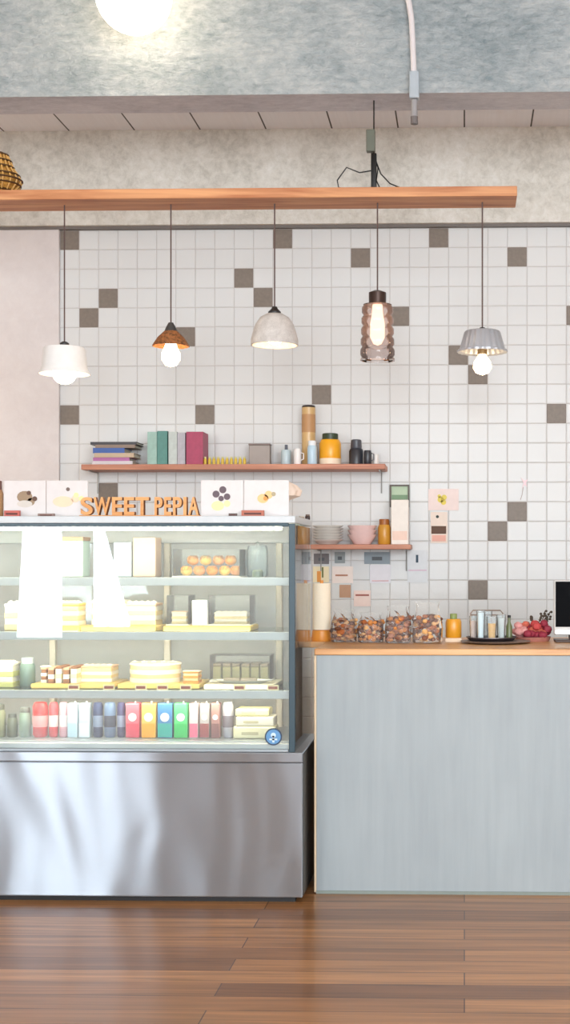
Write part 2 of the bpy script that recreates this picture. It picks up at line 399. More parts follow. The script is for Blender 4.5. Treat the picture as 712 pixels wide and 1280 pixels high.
# ------------------------------------------------------------------ counter
KY0, KY1 = 4.95, 5.70
KX0, KX1 = X(395, KY0), 3.2
kz = Z(811, KY0, 560); kzb = Z(819, KY0, 560)
def counter_mat():
    m = bpy.data.materials.new('blue_grey_cement'); m.use_nodes = True; nt = m.node_tree; p = nt.nodes['Principled BSDF']
    tc = nn(nt, 'ShaderNodeTexCoord'); mp = nn(nt, 'ShaderNodeMapping'); mp.inputs['Scale'].default_value = (16, 16, 1.2); nt.links.new(tc.outputs['Object'], mp.inputs[0])
    a = nn(nt, 'ShaderNodeTexNoise'); a.inputs['Scale'].default_value = 2; a.inputs['Detail'].default_value = 6; nt.links.new(mp.outputs[0], a.inputs['Vector'])
    c = nn(nt, 'ShaderNodeTexNoise'); c.inputs['Scale'].default_value = 2.2; c.inputs['Detail'].default_value = 5; nt.links.new(tc.outputs['Object'], c.inputs['Vector'])
    ad = nn(nt, 'ShaderNodeMix'); ad.inputs[0].default_value = .5; nt.links.new(a.outputs[0], ad.inputs[2]); nt.links.new(c.outputs[0], ad.inputs[3])
    r = nn(nt, 'ShaderNodeValToRGB'); e = r.color_ramp.elements
    e[0].position = .33; e[0].color = rgb(146, 155, 160); e[1].position = .68; e[1].color = rgb(160, 169, 173)
    nt.links.new(ad.outputs[0], r.inputs[0]); nt.links.new(r.outputs[0], p.inputs['Base Color']); p.inputs['Roughness'].default_value = .5
    bp = nn(nt, 'ShaderNodeBump'); bp.inputs['Strength'].default_value = .1; nt.links.new(a.outputs[0], bp.inputs['Height']); nt.links.new(bp.outputs[0], p.inputs['Normal'])
    return m
cnt = thing('counter', 'long service counter with a blue grey cement front right of the display case', 'counter', ((KX0 + KX1) / 2, KY0, 0))
def kpart(name, b, m): b.rot(Matrix.Translation((-(KX0 + KX1) / 2, -KY0, 0))); return b.obj(name, m, cnt)
kpart('front_panel', B().box(KX0, KX1, KY0, KY0 + .03, 0.004, kzb, .003), counter_mat())
kpart('body', B().box(KX0 + .012, KX1, KY0 + .031, KY1 - .05, 0.0, kzb - .001), mat('counter_carcass', (120, 104, 88), .6))
kpart('edge_strip', B().box(KX0 - .008, KX0 + .001, KY0 + .001, KY0 + .03, 0.004, kzb - .001, .002), mat('pale_edge_strip', (214, 190, 160), .5))
kpart('base_strip', B().box(KX0, KX1, KY0 - .003, KY0 - .0002, .0, .012), mat('grey_green_base_edge', (128, 138, 132), .6))  # thin grey green strip along the foot of the counter front
wx1 = X(372, 5.55)
tag(B().box(KX0 - .006, KX1, KY0 - .008, KY1, kzb, kz, .003).box(wx1, KX0 - .007, CY1 + .03, KY1, kzb, kz, .003).obj('worktop', top_m), 'honey coloured wooden worktop running along the grey counter', 'worktop')

# ------------------------------------------------------------------ hanging timber, bracket and basket
TY0, TY1 = 5.70, 5.895
tz0, tz1 = Z(247, TY0, 350), Z(234.5, TY0, 350)
TX0, TX1 = X(-330, TY0), X(646, TY0); TYC = (TY0 + TY1) / 2
pl = thing('lamp_plank', 'long orange timber plank hung below the concrete beam carrying the pendant lamps', 'plank', ((TX0 + TX1) / 2, TYC, tz0))
b = B().box(TX0, TX1, TY0, TY1, tz0, tz1, .003).rot(Matrix.Translation((-pl.location.x, -TYC, -tz0))); b.obj('board', plank_m, pl)
rod_m = mat('black_iron', (26, 25, 25), .45, .5)
for u in (467, -170):
    x = X(u, TYC) - pl.location.x; h = ZB - tz0; t = tz1 - tz0
    b = B().tube([(x, 0, t), (x, 0, h + .01)], .003).box(x - .012, x + .012, -.012, .012, t, t + .17, .003).box(x - .03, x + .03, -.03, .03, t, t + .006)
    hg = b.obj('hanger', rod_m, pl)
    B().box(x - .032, x + .006, -.022, .014, t + .175, t + .27, .004).obj('junction_box', mat('grey_green_box', (92, 96, 84), .5), hg)
    z = t + .008
    B().tube([(x - .005, 0, z + .09), (x - .06, -.02, z + .075), (x - .115, -.03, z + .095), (x - .155, -.03, z + .04), (x - .15, -.03, z + .01), (x - .11, -.03, z + .0)], .0028, 6).tube([(x + .005, 0, z + .14), (x + .03, 0, z + .075), (x + .07, -.01, z + .03), (x + .135, -.02, z + .0)], .0028, 6).tube([(x + .004, 0, z + .15), (x + .018, 0, z + .1), (x + .012, -.02, z + .04), (x + .03, -.02, z + .002)], .0028, 6).obj('cable', rod_m, hg)
# woven basket on the plank
bc = P(-2, 235, TYC); s = TYC / FPX
bk = thing('wicker_basket', 'golden woven wicker basket standing on the plank at the left edge', 'basket', (bc.x, TYC, tz1))
prof = [(.0, .001), (10, 0.5), (19, 4), (26, 12), (28, 18), (25, 24), (18, 34), (15, 42), (11, 50), (4, 53), (0, 53.5)]
wk_m = wood('golden_wicker', (124, 84, 26), (206, 156, 76), .5, 40, (1, 1, 3)); wd_m = mat('dark_wicker', (74, 48, 18), .6)
B().lathe([(r * s * .95, z * s + .002) for r, z in prof], 28).obj('inner_shell', wk_m, bk)
b = B()
for k in range(18):
    a = 2 * PI * k / 18
    b.tube([((r * s + .002) * math.cos(a), (r * s + .002) * math.sin(a), z * s + .003) for r, z in prof[1:-1]], .004, 5)
b.obj('rib_weave', mat('light_wicker', (204, 160, 92), .55), bk)
b = B()
for r, z in prof[2:-1]:
    b.tube([((r * s + .004) * math.cos(2 * PI * i / 28), (r * s + .004) * math.sin(2 * PI * i / 28), z * s + .004) for i in range(28)], .0042, 5, closed=True)
b.obj('ring_weave', wd_m, bk)

# ------------------------------------------------------------------ pendant lamps
bulb_m = emit('warm_bulb', (255, 224, 178), 13.0)
cord_m = mat('brown_flex', (92, 74, 70), .6); cap_m = mat('black_lamp_cap', (34, 32, 32), .4)
LY = TYC; q = LY / FPX
def lamp(label, u, vcap):
    p = P(u, vcap, LY)
    t = thing('pendant_lamp', label, 'lamp', (p.x, LY, p.z), 'pendant lamps under the timber plank')
    B().tube([(0, 0, 0), (0, 0, tz0 - p.z)], .0034, 6).obj('cord', cord_m, t)
    return t
# 1 white enamel drum
t = lamp('white enamel pendant lamp with flared rim, leftmost under the plank', 80.5, 428)
B().lathe([(0, .003), (.010, .003), (.020, -.004), (.020, -.018), (0, -.018)], 20).obj('lamp_cap', cap_m, t)
B().lathe([(.0, -6 * q), (24 * q, -6.5 * q), (26 * q, -9 * q), (28 * q, -32 * q), (32 * q, -40 * q), (31.2 * q, -40 * q), (27.3 * q, -32 * q), (25 * q, -10 * q), (0, -7.6 * q)], 40).obj('lamp_shade', mat('lamp_white_enamel', (236, 236, 236), .3), t)
B().ball((0, 0, -39 * q), (15 * q, 15 * q, 14 * q)).obj('bulb', bulb_m, t)
# 2 brown woven cone
t = lamp('brown woven cone pendant lamp with a bare round bulb below', 213.5, 404)
B().lathe([(0, .002), (3 * q, .002), (6 * q, -5 * q), (8.5 * q, -11 * q), (0, -11 * q)], 20).obj('lamp_cap', mat('grey_lamp_cap', (58, 58, 58), .5), t)
B().lathe([(8 * q, -10 * q), (16 * q, -18 * q), (23 * q, -29 * q), (22.2 * q, -29.3 * q), (15 * q, -18.6 * q), (7.4 * q, -10.8 * q)], 36, flute=18, fa=.03).obj('lamp_shade', wood('brown_wicker_shade', (92, 54, 26), (176, 112, 62), .6, 60, (1, 1, 2)), t)
B().lathe([(0, -20 * q), (5 * q, -21 * q), (8 * q, -30 * q), (11.5 * q, -38 * q), (11.5 * q, -46 * q), (7 * q, -53 * q), (0, -55 * q)], 24).obj('bulb', bulb_m, t)
# 3 concrete dome
t = lamp('pale concrete dome pendant lamp, middle of the five', 343, 384)
B().lathe([(0, .002), (3 * q, .002), (4 * q, -2 * q), (8 * q, -6 * q), (8 * q, -9 * q), (0, -9 * q)], 20).obj('lamp_cap', cap_m, t)
B().lathe([(0, -8 * q), (10 * q, -8.5 * q), (18 * q, -13 * q), (24 * q, -22 * q), (27 * q, -31 * q), (29.5 * q, -41 * q), (29.5 * q, -48 * q), (28.3 * q, -48 * q), (26 * q, -33 * q), (22 * q, -22 * q), (14 * q, -13 * q), (0, -10 * q)], 40).obj('lamp_shade', concrete('lamp_concrete', (176, 170, 166), (200, 195, 191), (220, 216, 212), 30, .1), t)
B().ball((0, 0, -34 * q), (13 * q, 13 * q, 13 * q)).obj('bulb', bulb_m, t)
# 4 glass block cylinder
t = lamp('ribbed smoky glass cylinder pendant lamp, fourth from the left', 471.5, 364)
B().lathe([(0, .002), (5 * q, .002), (11 * q, -2 * q), (11 * q, -16 * q), (0, -16 * q)], 20).obj('lamp_cap', mat('bronze_lamp_cap', (70, 54, 48), .3, .6), t)
pr = [(11 * q, -15 * q), (18 * q, -17 * q)]
for k in range(5):
    z = -18 - 13.2 * k
    pr += [((17.5 + .6 * k) * q, z * q), ((19.6 + .5 * k) * q, (z - 3) * q), ((19.6 + .5 * k) * q, (z - 9) * q), ((17.5 + .6 * k) * q, (z - 12) * q)]
pr += [(21.5 * q, -84.5 * q), (21.5 * q, -87 * q)]
gm = bpy.data.materials.new('smoky_glass'); gm.use_nodes = True; nt = gm.node_tree; nt.nodes.clear()
tr = nn(nt, 'ShaderNodeBsdfTransparent'); tr.inputs[0].default_value = rgb(246, 243, 243)
gl = nn(nt, 'ShaderNodeBsdfGlossy'); gl.inputs['Roughness'].default_value = .08; gl.inputs[0].default_value = rgb(235, 232, 232)
tl = nn(nt, 'ShaderNodeBsdfTranslucent'); tl.inputs[0].default_value = rgb(226, 214, 212)
m1 = nn(nt, 'ShaderNodeMixShader'); m1.inputs[0].default_value = .3; m2 = nn(nt, 'ShaderNodeMixShader'); lw = nn(nt, 'ShaderNodeLayerWeight'); lw.inputs[0].default_value = .35
nt.links.new(tr.outputs[0], m1.inputs[1]); nt.links.new(tl.outputs[0], m1.inputs[2]); nt.links.new(lw.outputs['Fresnel'], m2.inputs[0])
nt.links.new(m1.outputs[0], m2.inputs[1]); nt.links.new(gl.outputs[0], m2.inputs[2]); nt.links.new(m2.outputs[0], nn(nt, 'ShaderNodeOutputMaterial').inputs[0])
B().lathe(pr, 36).obj('lamp_shade', gm, t)
B().lathe([(0, -16 * q), (6 * q, -17 * q), (7 * q, -30 * q), (9 * q, -40 * q), (9 * q, -58 * q), (5 * q, -66 * q), (0, -68 * q)], 20).obj('bulb', emit('peach_bulb', (255, 200, 168), 3.0), t)
# 5 fluted mould
t = lamp('grey fluted mould pendant lamp, rightmost under the plank', 602.5, 410)
B().lathe([(0, .002), (3 * q, .002), (5 * q, -1.5 * q), (5 * q, -4 * q), (0, -4 * q)], 16).obj('lamp_cap', cap_m, t)
B().lathe([(0, -3.4 * q), (20 * q, -3.6 * q), (22 * q, -5 * q), (28 * q, -27 * q), (31 * q, -28 * q), (31 * q, -30.5 * q), (27 * q, -29 * q), (20.5 * q, -6 * q), (0, -5 * q)], 96, flute=20, fa=.025).obj('lamp_shade', mat('grey_tin', (178, 180, 186), .35, .35), t)
B().lathe([(0, -27 * q), (6 * q, -27 * q), (6 * q, -33 * q), (0, -33 * q)], 20).obj('bulb_socket', mat('brass_socket', (150, 126, 90), .4, .6), t)
B().lathe([(4 * q, -33 * q), (7 * q, -37 * q), (11 * q, -44 * q), (11.5 * q, -50 * q), (8 * q, -56 * q), (0, -59 * q)], 24).obj('bulb', bulb_m, t)
# globe lamp high in front of the beam
gy = 5.48; p = P(167, -6, gy)
t = thing('globe_lamp', 'glowing white globe lamp in front of the concrete beam', 'lamp', (p.x, gy, p.z))
B().ball((0, 0, 0), .155, 32, 20).obj('globe', emit('globe_glow', (255, 230, 198), 9.0), t)
B().lathe([(0, .165), (.05, .163), (.055, .14), (.05, .135)], 20).obj('lamp_cap', white_m, t)
B().tube([(0, 0, .16), (0, 0, FRONT_CEIL - p.z)], .006).obj('cord', white_m, t)
for xx, lb in ((2.75, 'added unseen globe lamp over the far right end of the counter'), (-3.3, 'added unseen globe lamp left of the display case near the plaster wall')):  # both globes added out of view to brighten the upper back wall
    fill_globe = thing('globe_lamp', lb, 'lamp', (xx, 6.25, 1.85))
    B().ball((0, 0, 0), .15, 24, 16).obj('globe', emit('fill_globe_glow', (255, 222, 182), 13.0), fill_globe)
    B().tube([(0, 0, .14), (0, 0, ZC - 1.85)], .006).obj('cord', white_m, fill_globe)
# conduit with box on the beam
t = thing('conduit', 'white electrical conduit with a grey box coming down the concrete beam', 'conduit', P(517, 155, BEAM0 - .03))
L0 = t.location
def rel(u, v, dy=0): return P(u, v, BEAM0 - .03 + dy) - L0
B().tube([rel(500, -30), rel(507, -10), rel(511, 4), rel(514, 24), rel(515.5, 50), rel(517, 92)], .0125, 12).obj('pipe', mat('white_conduit', (214, 208, 210), .4), t)
a = rel(517.5, 124); c = rel(517.5, 90)
B().box(a.x - .021, a.x + .021, -.02, .027, a.z, c.z, .006).obj('box', mat('grey_conduit_box', (166, 176, 184), .4), t)
B().tube([rel(517.5, 125), rel(517.5, 146)], .0135, 12).obj('fitting', mat('grey_fitting', (150, 148, 150), .4), t)
B().tube([rel(517.5, 146), rel(517.5, 155)], .016, 12).obj('end_cap', mat('dark_end_cap', (104, 98, 98), .5), t)

# ------------------------------------------------------------------ shelves on the wall
SY = 6.69
def shelf(u0, u1, v, th, label):
    z1 = Z(v, SY, (u0 + u1) / 2); x0, x1 = X(u0, SY), X(u1, SY)
    t = thing('wall_shelf', label, 'shelf', ((x0 + x1) / 2, (SY + YW) / 2, z1 - th))
    hx, hy = (x1 - x0) / 2, (YW - .006 - SY) / 2
    B().box(-hx, hx, -hy, hy, 0, th, .003).obj('board', shelf_m, t)
    for k in (-1, 1):
        x = k * (hx - .03)
        B().tube([(x, -hy + .03, -.004), (x, hy - .004, -.004), (x, hy - .004, -.11)], .0035, 6).obj('bracket', mat('grey_bracket', (150, 150, 148), .4, .4), t)
    return z1
UZ = shelf(101, 481, 580, .027, 'long upper reddish wooden wall shelf holding books and jars')
LZ = shelf(388, 513, 680.5, .024, 'short lower reddish wooden wall shelf holding plates and bowls')
IY = 6.79                                  # middle of the shelf
def span(u0, u1, Y=IY): return (X(u0, Y) + X(u1, Y)) / 2, X(u1, Y) - X(u0, Y)
pg_m = mat('paper_pages', (226, 216, 200), .8)
def book_flat(u0, u1, z, h, c, label, jog=0, d=.15):
    cx, wd = span(u0, u1)
    t = thing('book', label, 'book', (cx, IY + jog, z), 'books lying in a stack on the upper shelf')
    n = 'cover_%d_%d_%d' % c
    B().box(-wd / 2, wd / 2, -d / 2, d / 2, 0, .003).box(-wd / 2, wd / 2, -d / 2, d / 2, h - .003, h).box(-wd / 2, wd / 2, -d / 2, -d / 2 + .003, .003, h - .003).obj('cover', mat(n, c, .45), t)
    B().box(-wd / 2 + .004, wd / 2 - .004, -d / 2 + .004, d / 2 - .004, .0032, h - .0032).obj('pages', pg_m, t)
    return z + h
z = UZ
z = book_flat(120, 170, z, .018, (206, 200, 204), 'white book at the bottom of the lying stack on the upper shelf')
z = book_flat(121, 166, z, .018, (176, 104, 158), 'purple book second from the bottom of the lying stack', .004)
z = book_flat(123, 172, z, .022, (190, 168, 142), 'tan book in the middle of the lying stack', -.004)
z = book_flat(121, 160, z, .026, (58, 92, 162), 'blue book near the top of the lying stack', .002)
z = book_flat(124, 173, z, .016, (138, 118, 104), 'brown book under the topmost dark one of the lying stack')
z = book_flat(118, 175, z, .014, (62, 60, 66), 'dark grey book topmost of the lying stack')
for u0, u1, v0, c, lb in ((188, 200, 541, (150, 182, 172), 'pale green upright book, leftmost of the standing row'), (200, 213, 540, (78, 132, 124), 'teal upright book beside the pale green one'), (214, 225, 541, (186, 194, 190), 'pale grey upright book beside the teal one'), (225, 235, 542, (172, 168, 176), 'mauve grey upright book left of the crimson one'), (236, 257, 541, (164, 52, 88), 'thick crimson upright book at the right of the standing row')):
    cx, wd = span(u0, u1); h = Z(v0, IY) - UZ; wd -= .002
    t = thing('book', lb, 'book', (cx, IY, UZ), 'books standing on the upper shelf')
    m_ = mat('cover_%d_%d_%d' % c, c, .45, 0, .25, 45)
    B().box(-wd / 2, -wd / 2 + .003, -.07, .07, 0, h).box(wd / 2 - .003, wd / 2, -.07, .07, 0, h).box(-wd / 2 + .003, wd / 2 - .003, -.07, -.067, 0, h).obj('cover', m_, t)
    B().box(-wd / 2 + .0032, wd / 2 - .0032, -.0665, .066, .003, h - .004).obj('pages', pg_m, t)
# row of little yellow jars
jar0 = None
for k in range(13):
    u = 240 + k * 5.45; x = X(u, 6.74)
    lb = 'tiny yellow lidded jar, %s from the left in the row on the upper shelf' % ORD[k]
    if jar0 is None:
        jar0 = thing('spice_jar', lb, 'jar', (x, 6.74, UZ), 'tiny yellow jars on the upper shelf')
        B().lathe([(0, 0), (.0072, 0), (.008, .004), (.008, .026), (.005, .032), (0, .032)], 14).obj('jar_body', mat('yellow_jar', (214, 184, 66), .4), jar0)
        B().lathe([(0, .0322), (.006, .0322), (.006, .04), (0, .041)], 14).obj('lid', mat('olive_lid', (206, 204, 150), .4), jar0)
    else: relabel_copy(jar0, (x, 6.74, UZ), lb)
def jar(name, label, cat, u0, u1, vt, Y, z, bodyc, lidc, lidf=.2, body_m=None, neck=.85, group=None, lidw=.8, vb=None):
    cx, wd = span(u0, u1, Y); h = Z(vt, Y, (u0 + u1) / 2) - z; r = wd / 2
    t = thing(name, label, cat, (cx, Y, z), group)
    hb = h * (1 - lidf)
    B().lathe([(0, 0), (r * .9, 0), (r, h * .05), (r, hb * .85), (r * neck, hb), (0, hb)], 24).obj('body', body_m or mat('jar_%d_%d_%d' % bodyc, bodyc, .3), t)
    if lidf: B().lathe([(0, hb + .0003), (r * lidw, hb + .0003), (r * lidw, h * .98), (r * lidw * .9, h), (0, h)], 24).obj('lid', mat('lid_%d_%d_%d' % lidc, lidc, .4), t)
    return t, r, h
def boxy(name, label, cat, u0, u1, vt, Y, z, c, d=.06, bev=.003, group=None, m=None):
    cx, wd = span(u0, u1, Y); h = Z(vt, Y, (u0 + u1) / 2) - z
    t = thing(name, label, cat, (cx, Y, z), group)
    B().box(-wd / 2, wd / 2, -d / 2, d / 2, 0, h, bev).obj('body', m or mat('box_%d_%d_%d' % c, c, .5), t)
    return t, wd, h
t, wd, h = boxy('storage_tin', 'small grey brown tin behind the yellow jars on the upper shelf', 'tin', 312, 338, 557, 6.81, UZ, (158, 148, 142))
B().box(-wd / 2 - .002, wd / 2 + .002, -.032, .032, h, h + .008, .002).obj('lid', mat('tin_lid', (120, 104, 98), .4), t)
jar('glass_jar', 'small pale blue jar with grey knob lid on the upper shelf', 'jar', 351, 364, 556, 6.80, UZ, (190, 208, 214), (92, 96, 108), .25, lidw=.3)
t, r, h = jar('cup', 'small white cup in front of the tall tan tube on the upper shelf', 'cup', 367, 376, 561, 6.73, UZ, (236, 232, 230), (0, 0, 0), 0)
B().tube([(r * .9, 0, h * .75), (r * 1.7, 0, h * .7), (r * 1.7, 0, h * .35), (r * .9, 0, h * .25)], .003, 6).obj('handle', mat('cup_white', (236, 232, 230), .3), t)
t, r, h = jar('cardboard_tube', 'tall tan tube with a dark cap on the upper shelf', 'tube', 377, 394, 507, 6.83, UZ, (206, 170, 116), (52, 42, 38), .035, lidw=.98, neck=1)
B().lathe([(r * 1.01, h * .55), (r * 1.01, h * .85), (r, h * .85), (r, h * .55)], 24).obj('label_band', mat('tan_label', (186, 140, 94), .5), t)
jar('glass_jar', 'pale blue lidded jar in front of the tall tan tube', 'jar', 384, 396, 551, 6.745, UZ, (186, 212, 228), (236, 240, 244), .2)
t, r, h = jar('honey_jar', 'orange honey jar with dark green lid on the upper shelf', 'jar', 399, 426, 542, 6.78, UZ, (240, 168, 26), (40, 56, 30), .2, lidw=.74)
B().lathe([(r * .92, .0005), (r * 1.015, .003), (r * 1.015, h * .2), (r, h * .2)], 24).obj('label_band', mat('cream_label', (240, 220, 196), .5), t)
blk = mat('black_ceramic', (44, 46, 54), .3)
t, r, h = jar('canister', 'black canister with knob lid near the right end of the upper shelf', 'canister', 436, 454, 561, 6.77, UZ, (44, 46, 54), (56, 58, 68), 0, body_m=blk)
B().lathe([(0, h), (r * .72, h), (r * .78, h + .006), (r * .72, h + .042), (r * .6, h + .046), (0, h + .046)], 24).obj('lid', mat('charcoal_lid', (66, 68, 78), .35), t)
t, r, h = jar('mug', 'black mug beside the taller black canister on the upper shelf', 'mug', 454.5, 464, 563, 6.75, UZ, (36, 38, 44), (0, 0, 0), 0, body_m=blk)
B().tube([(r * .9, 0, h * .8), (r * 1.55, 0, h * .75), (r * 1.55, 0, h * .35), (r * .9, 0, h * .25)], .003, 6).obj('handle', blk, t)
jar('candle_cup', 'small white votive cup at the right end of the upper shelf', 'cup', 466, 473, 568, 6.77, UZ, (226, 222, 218), (0, 0, 0), 0)
# lower shelf: stacks
def dish_stack(name, cat, n, u0, u1, vt, Y, c, noun, grp, deep):
    cx, wd = span(u0, u1, Y); H = Z(vt, Y, 420) - LZ; r = wd / 2; step = (H - deep) / max(1, n - 1)
    m_ = mat('ceramic_%d_%d_%d' % c, c, .25); first = None
    names = ['bottom', 'second from the bottom', 'third from the bottom', 'fourth from the bottom', 'fifth from the bottom', 'sixth from the bottom']
    for k in range(n):
        pos = names[k] if k < n - 1 else 'topmost'
        lb = '%s, %s of its stack on the lower shelf' % (noun, pos)
        if first is None:
            first = tag(B().lathe([(0, 0), (r * .55, 0), (r * .6, .003), (r * .96, deep), (r, deep), (r * .985, deep - .002), (r * .62, .007), (0, .007)], 32).obj(name, m_), lb, cat, grp); first.location = (cx, Y, LZ); d = first
        else:
            d = first.copy(); COL.objects.link(d); d.location = (cx, Y, LZ + k * step); d['label'] = lb
    return cx, LZ + (n - 1) * step + deep
cx, zt = dish_stack('plate', 'plate', 6, 390, 429, 657, 6.79, (234, 230, 224), 'pale grey side plate', 'grey plates stacked on the lower shelf', .026)
cx, zt = dish_stack('bowl', 'bowl', 3, 434, 471, 657, 6.79, (240, 210, 206), 'pale pink bowl', 'pink bowls stacked on the lower shelf', .05)
jar('syrup_jar', 'amber jar with dark orange lid between pink bowls and tall white carton', 'jar', 472, 488, 649, 6.79, LZ, (204, 146, 52), (160, 92, 34), .22)
t, wd, h = boxy('carton', 'tall white carton at the right end of the lower shelf', 'carton', 489, 510.5, 625, 6.79, LZ, (236, 228, 220), .07)
B().prism([(-wd / 2 + .006, h * .1), (wd / 2 - .006, h * .1), (wd / 2 - .006, h * .3), (-wd / 2 + .006, h * .3)], -.0365, -.0352).obj('label_band', mat('peach_print', (236, 206, 190), .5), t)
# ------------------------------------------------------------------ papers fixed to the tiles
def paper(u0, u1, v0, v1, c, label, cat='card', name='wall_card', shapes=(), Y=YW - .0062, lean=0, group='cards stuck on the tiled wall'):
    x0, x1, z1, z0 = X(u0, Y), X(u1, Y), Z(v0, Y, u0), Z(v1, Y, u0)
    t = thing(name, label, cat, ((x0 + x1) / 2, Y, z0), group)
    wd, h = x1 - x0, z1 - z0
    B().box(-wd / 2, wd / 2, -.001, .001, 0, h).obj('sheet', mat('paper_%d_%d_%d' % c, c, .7), t)
    for k, (nm, cc, sh) in enumerate(shapes):
        b = B()
        for a in sh:
            if a[0] == 'b': b.box((a[1] - .5) * wd, (a[2] - .5) * wd, -.0018 - .0003 * k, -.0011, a[3] * h, a[4] * h)
            else: b.disc((a[1] - .5) * wd, a[2] * h, a[3] * wd, -.0018 - .0003 * k, -.0011, 14)
        b.obj(nm, mat('print_%d_%d_%d' % cc, cc, .6), t)
    return t, wd, h
paper(535, 573, 611, 638, (240, 222, 218), 'pink white card with a yellow flower stuck on the tiles right of the shelves', shapes=(('flower_print', (226, 206, 92), [('d', .4, .5, .1), ('d', .52, .6, .09), ('d', .5, .38, .09), ('d', .36, .66, .06)]), ('flower_centre', (190, 168, 60), [('d', .46, .52, .05)])))
paper(538, 559, 640, 679, (238, 222, 210), 'narrow card with a dark brown picture under the yellow flower card', shapes=(('brown_print', (92, 62, 42), [('b', .04, .92, .3, .55)]), ('pink_print', (232, 176, 160), [('b', .08, .9, .06, .26)]), ('dot_print', (40, 52, 48), [('d', .4, .85, .09)])))
paper(391, 411, 708, 728, (240, 226, 190), 'small cream card with an orange stripe below the plates', shapes=(('stripe_print', (226, 150, 66), [('b', .25, .5, 0.02, .7)]), ('stem_print', (110, 118, 62), [('b', .55, .65, .3, .95)])))
paper(415, 441, 708, 729, (240, 226, 218), 'white card with a brown line beside the orange striped card', shapes=(('line_print', (178, 122, 96), [('b', .15, .75, .42, .52)]),))
paper(462, 488, 706, 729, (228, 226, 232), 'pale lilac card stuck below the pink bowls', shapes=(('line_print', (216, 176, 180), [('b', .1, .9, .1, .16)]),))
paper(509, 534, 688, 728, (222, 226, 230), 'pale blue tall card below the white carton', shapes=(('mark_print', (52, 74, 92), [('b', .42, .54, .62, .86)]), ('line_print', (214, 190, 206), [('b', .05, .95, .36, .4)])))
paper(424, 438, 731, 747, (190, 150, 122), 'small brown card low on the tiles behind the paper roll')
paper(442, 463, 738, 758, (236, 214, 206), 'pink white card with a brown line above the clear bags', shapes=(('line_print', (164, 96, 84), [('b', .1, .9, .65, .76)]),))
for k, (u0, u1, v0, v1, c, lb) in enumerate(((392, 411, 692, 705, (118, 114, 116), 'dark grey strip card hanging under the plates'), (418, 431, 690, 704, (150, 158, 160), 'grey green strip card hanging under the shelf middle'), (455, 487, 690, 705, (146, 158, 166), 'wide blue grey strip card hanging under the pink bowls'))):
    paper(u0, u1, v0, v1, c, lb, shapes=(('mark_print', (84, 88, 92), [('b', .3, .7, .3, .6)]),))
t, wd, h = paper(487, 511.5, 606, 634, (186, 206, 178), 'small dark framed green picture on the tiles above the white carton', 'picture', 'framed_picture', group=None)
B().box(-wd / 2, -wd / 2 + .008, -.012, -.0015, 0, h).box(wd / 2 - .008, wd / 2, -.012, -.0015, 0, h).box(-wd / 2 + .008, wd / 2 - .008, -.012, -.0015, h - .008, h).box(-wd / 2 + .008, wd / 2 - .008, -.012, -.0015, 0, .008).obj('frame', mat('dark_frame', (84, 74, 66), .5), t)
B().box(-wd / 2 + .01, wd / 2 - .01, -.0022, -.0012, h * .2, h * .55).obj('green_print', mat('leaf_print', (120, 150, 118), .6), t)
# little pink star hook
p = P(655, 604, YW - .006)
t = thing('wall_hook', 'tiny pink and white bow hook on the tiles above the dark tile pair', 'hook', p)
B().prism([(-.012, -.03), (-.004, 0), (-.018, .03), (0, .012), (.018, .02), (.008, 0), (.014, -.02), (0, -.008)], -.006, 0).obj('bow', mat('pink_bow', (236, 206, 212), .4), t)
B().tube([(-.006, -.004, -.02), (-.012, -.004, -.06), (-.02, -.004, -.085)], .0015, 5).obj('string', mat('grey_string', (170, 150, 148), .6), t)

# ------------------------------------------------------------------ on top of the display case
def card(u0, u1, label, shapes, Y=4.90, blk=None):
    x0, x1 = X(u0, Y), X(u1, Y); wd = x1 - x0; h = Z(600.5, Y, 200) - ztp1
    t = thing('photo_card', label, 'card', ((x0 + x1) / 2, Y, ztp1), 'photo cards standing on the display case')
    B().box(-wd / 2, wd / 2, -.003, .003, .002, h, .001).obj('sheet', mat('photo_card_white', (216, 211, 210), .6), t)
    for k, (nm, cc, sh) in enumerate(shapes):
        b = B()
        for a in sh: b.disc((a[0] - .5) * wd, a[1] * h, a[2], -.0042 - .0004 * k, -.0031, 14, sx=a[3] if len(a) > 3 else 1)
        b.obj(nm, mat('photo_%d_%d_%d' % cc, cc, .5), t)
    B().box(-wd * .3, wd * .3, .004, .05, 0, .004).box(-wd * .3, wd * .3, .0035, .0065, .0, .03).obj('stand', mat('clear_stand', (214, 222, 224), .2), t)
    return t
card(5, 57.5, 'white photo card with a brown cake, leftmost on the display case', (('cake_print', (150, 126, 100), [(.5, .55, .022, 1.3), (.65, .42, .014)]), ('plate_print', (206, 198, 190), [(.5, .36, .013, 2.2)]), ('cherry_print', (96, 66, 50), [(.6, .66, .008), (.74, .5, .009)])))
card(58.5, 110, 'white photo card with a peach cake left of the wooden letters', (('cake_print', (236, 206, 176), [(.4, .42, .02, 1.9), (.7, .5, .014)]), ('berry_print', (112, 92, 84), [(.52, .76, .007)]), ('cream_print', (242, 226, 160), [(.72, .6, .009), (.85, .5, .01)])))
card(251, 304, 'white photo card with dark berries right of the wooden letters', (('cream_print', (226, 220, 160), [(.4, .3, .018, 1.3), (.62, .36, .012)]), ('berry_print', (92, 74, 82), [(.36, .62, .013), (.52, .74, .013), (.62, .55, .012), (.48, .5, .01)])))
card(305, 361, 'white photo card with a golden pastry at the right end of the case', (('pastry_print', (232, 190, 130), [(.42, .5, .017, 1.2), (.55, .6, .015)]), ('glaze_print', (206, 140, 60), [(.48, .5, .008)]), ('leaf_print', (170, 156, 124), [(.66, .62, .008)])))
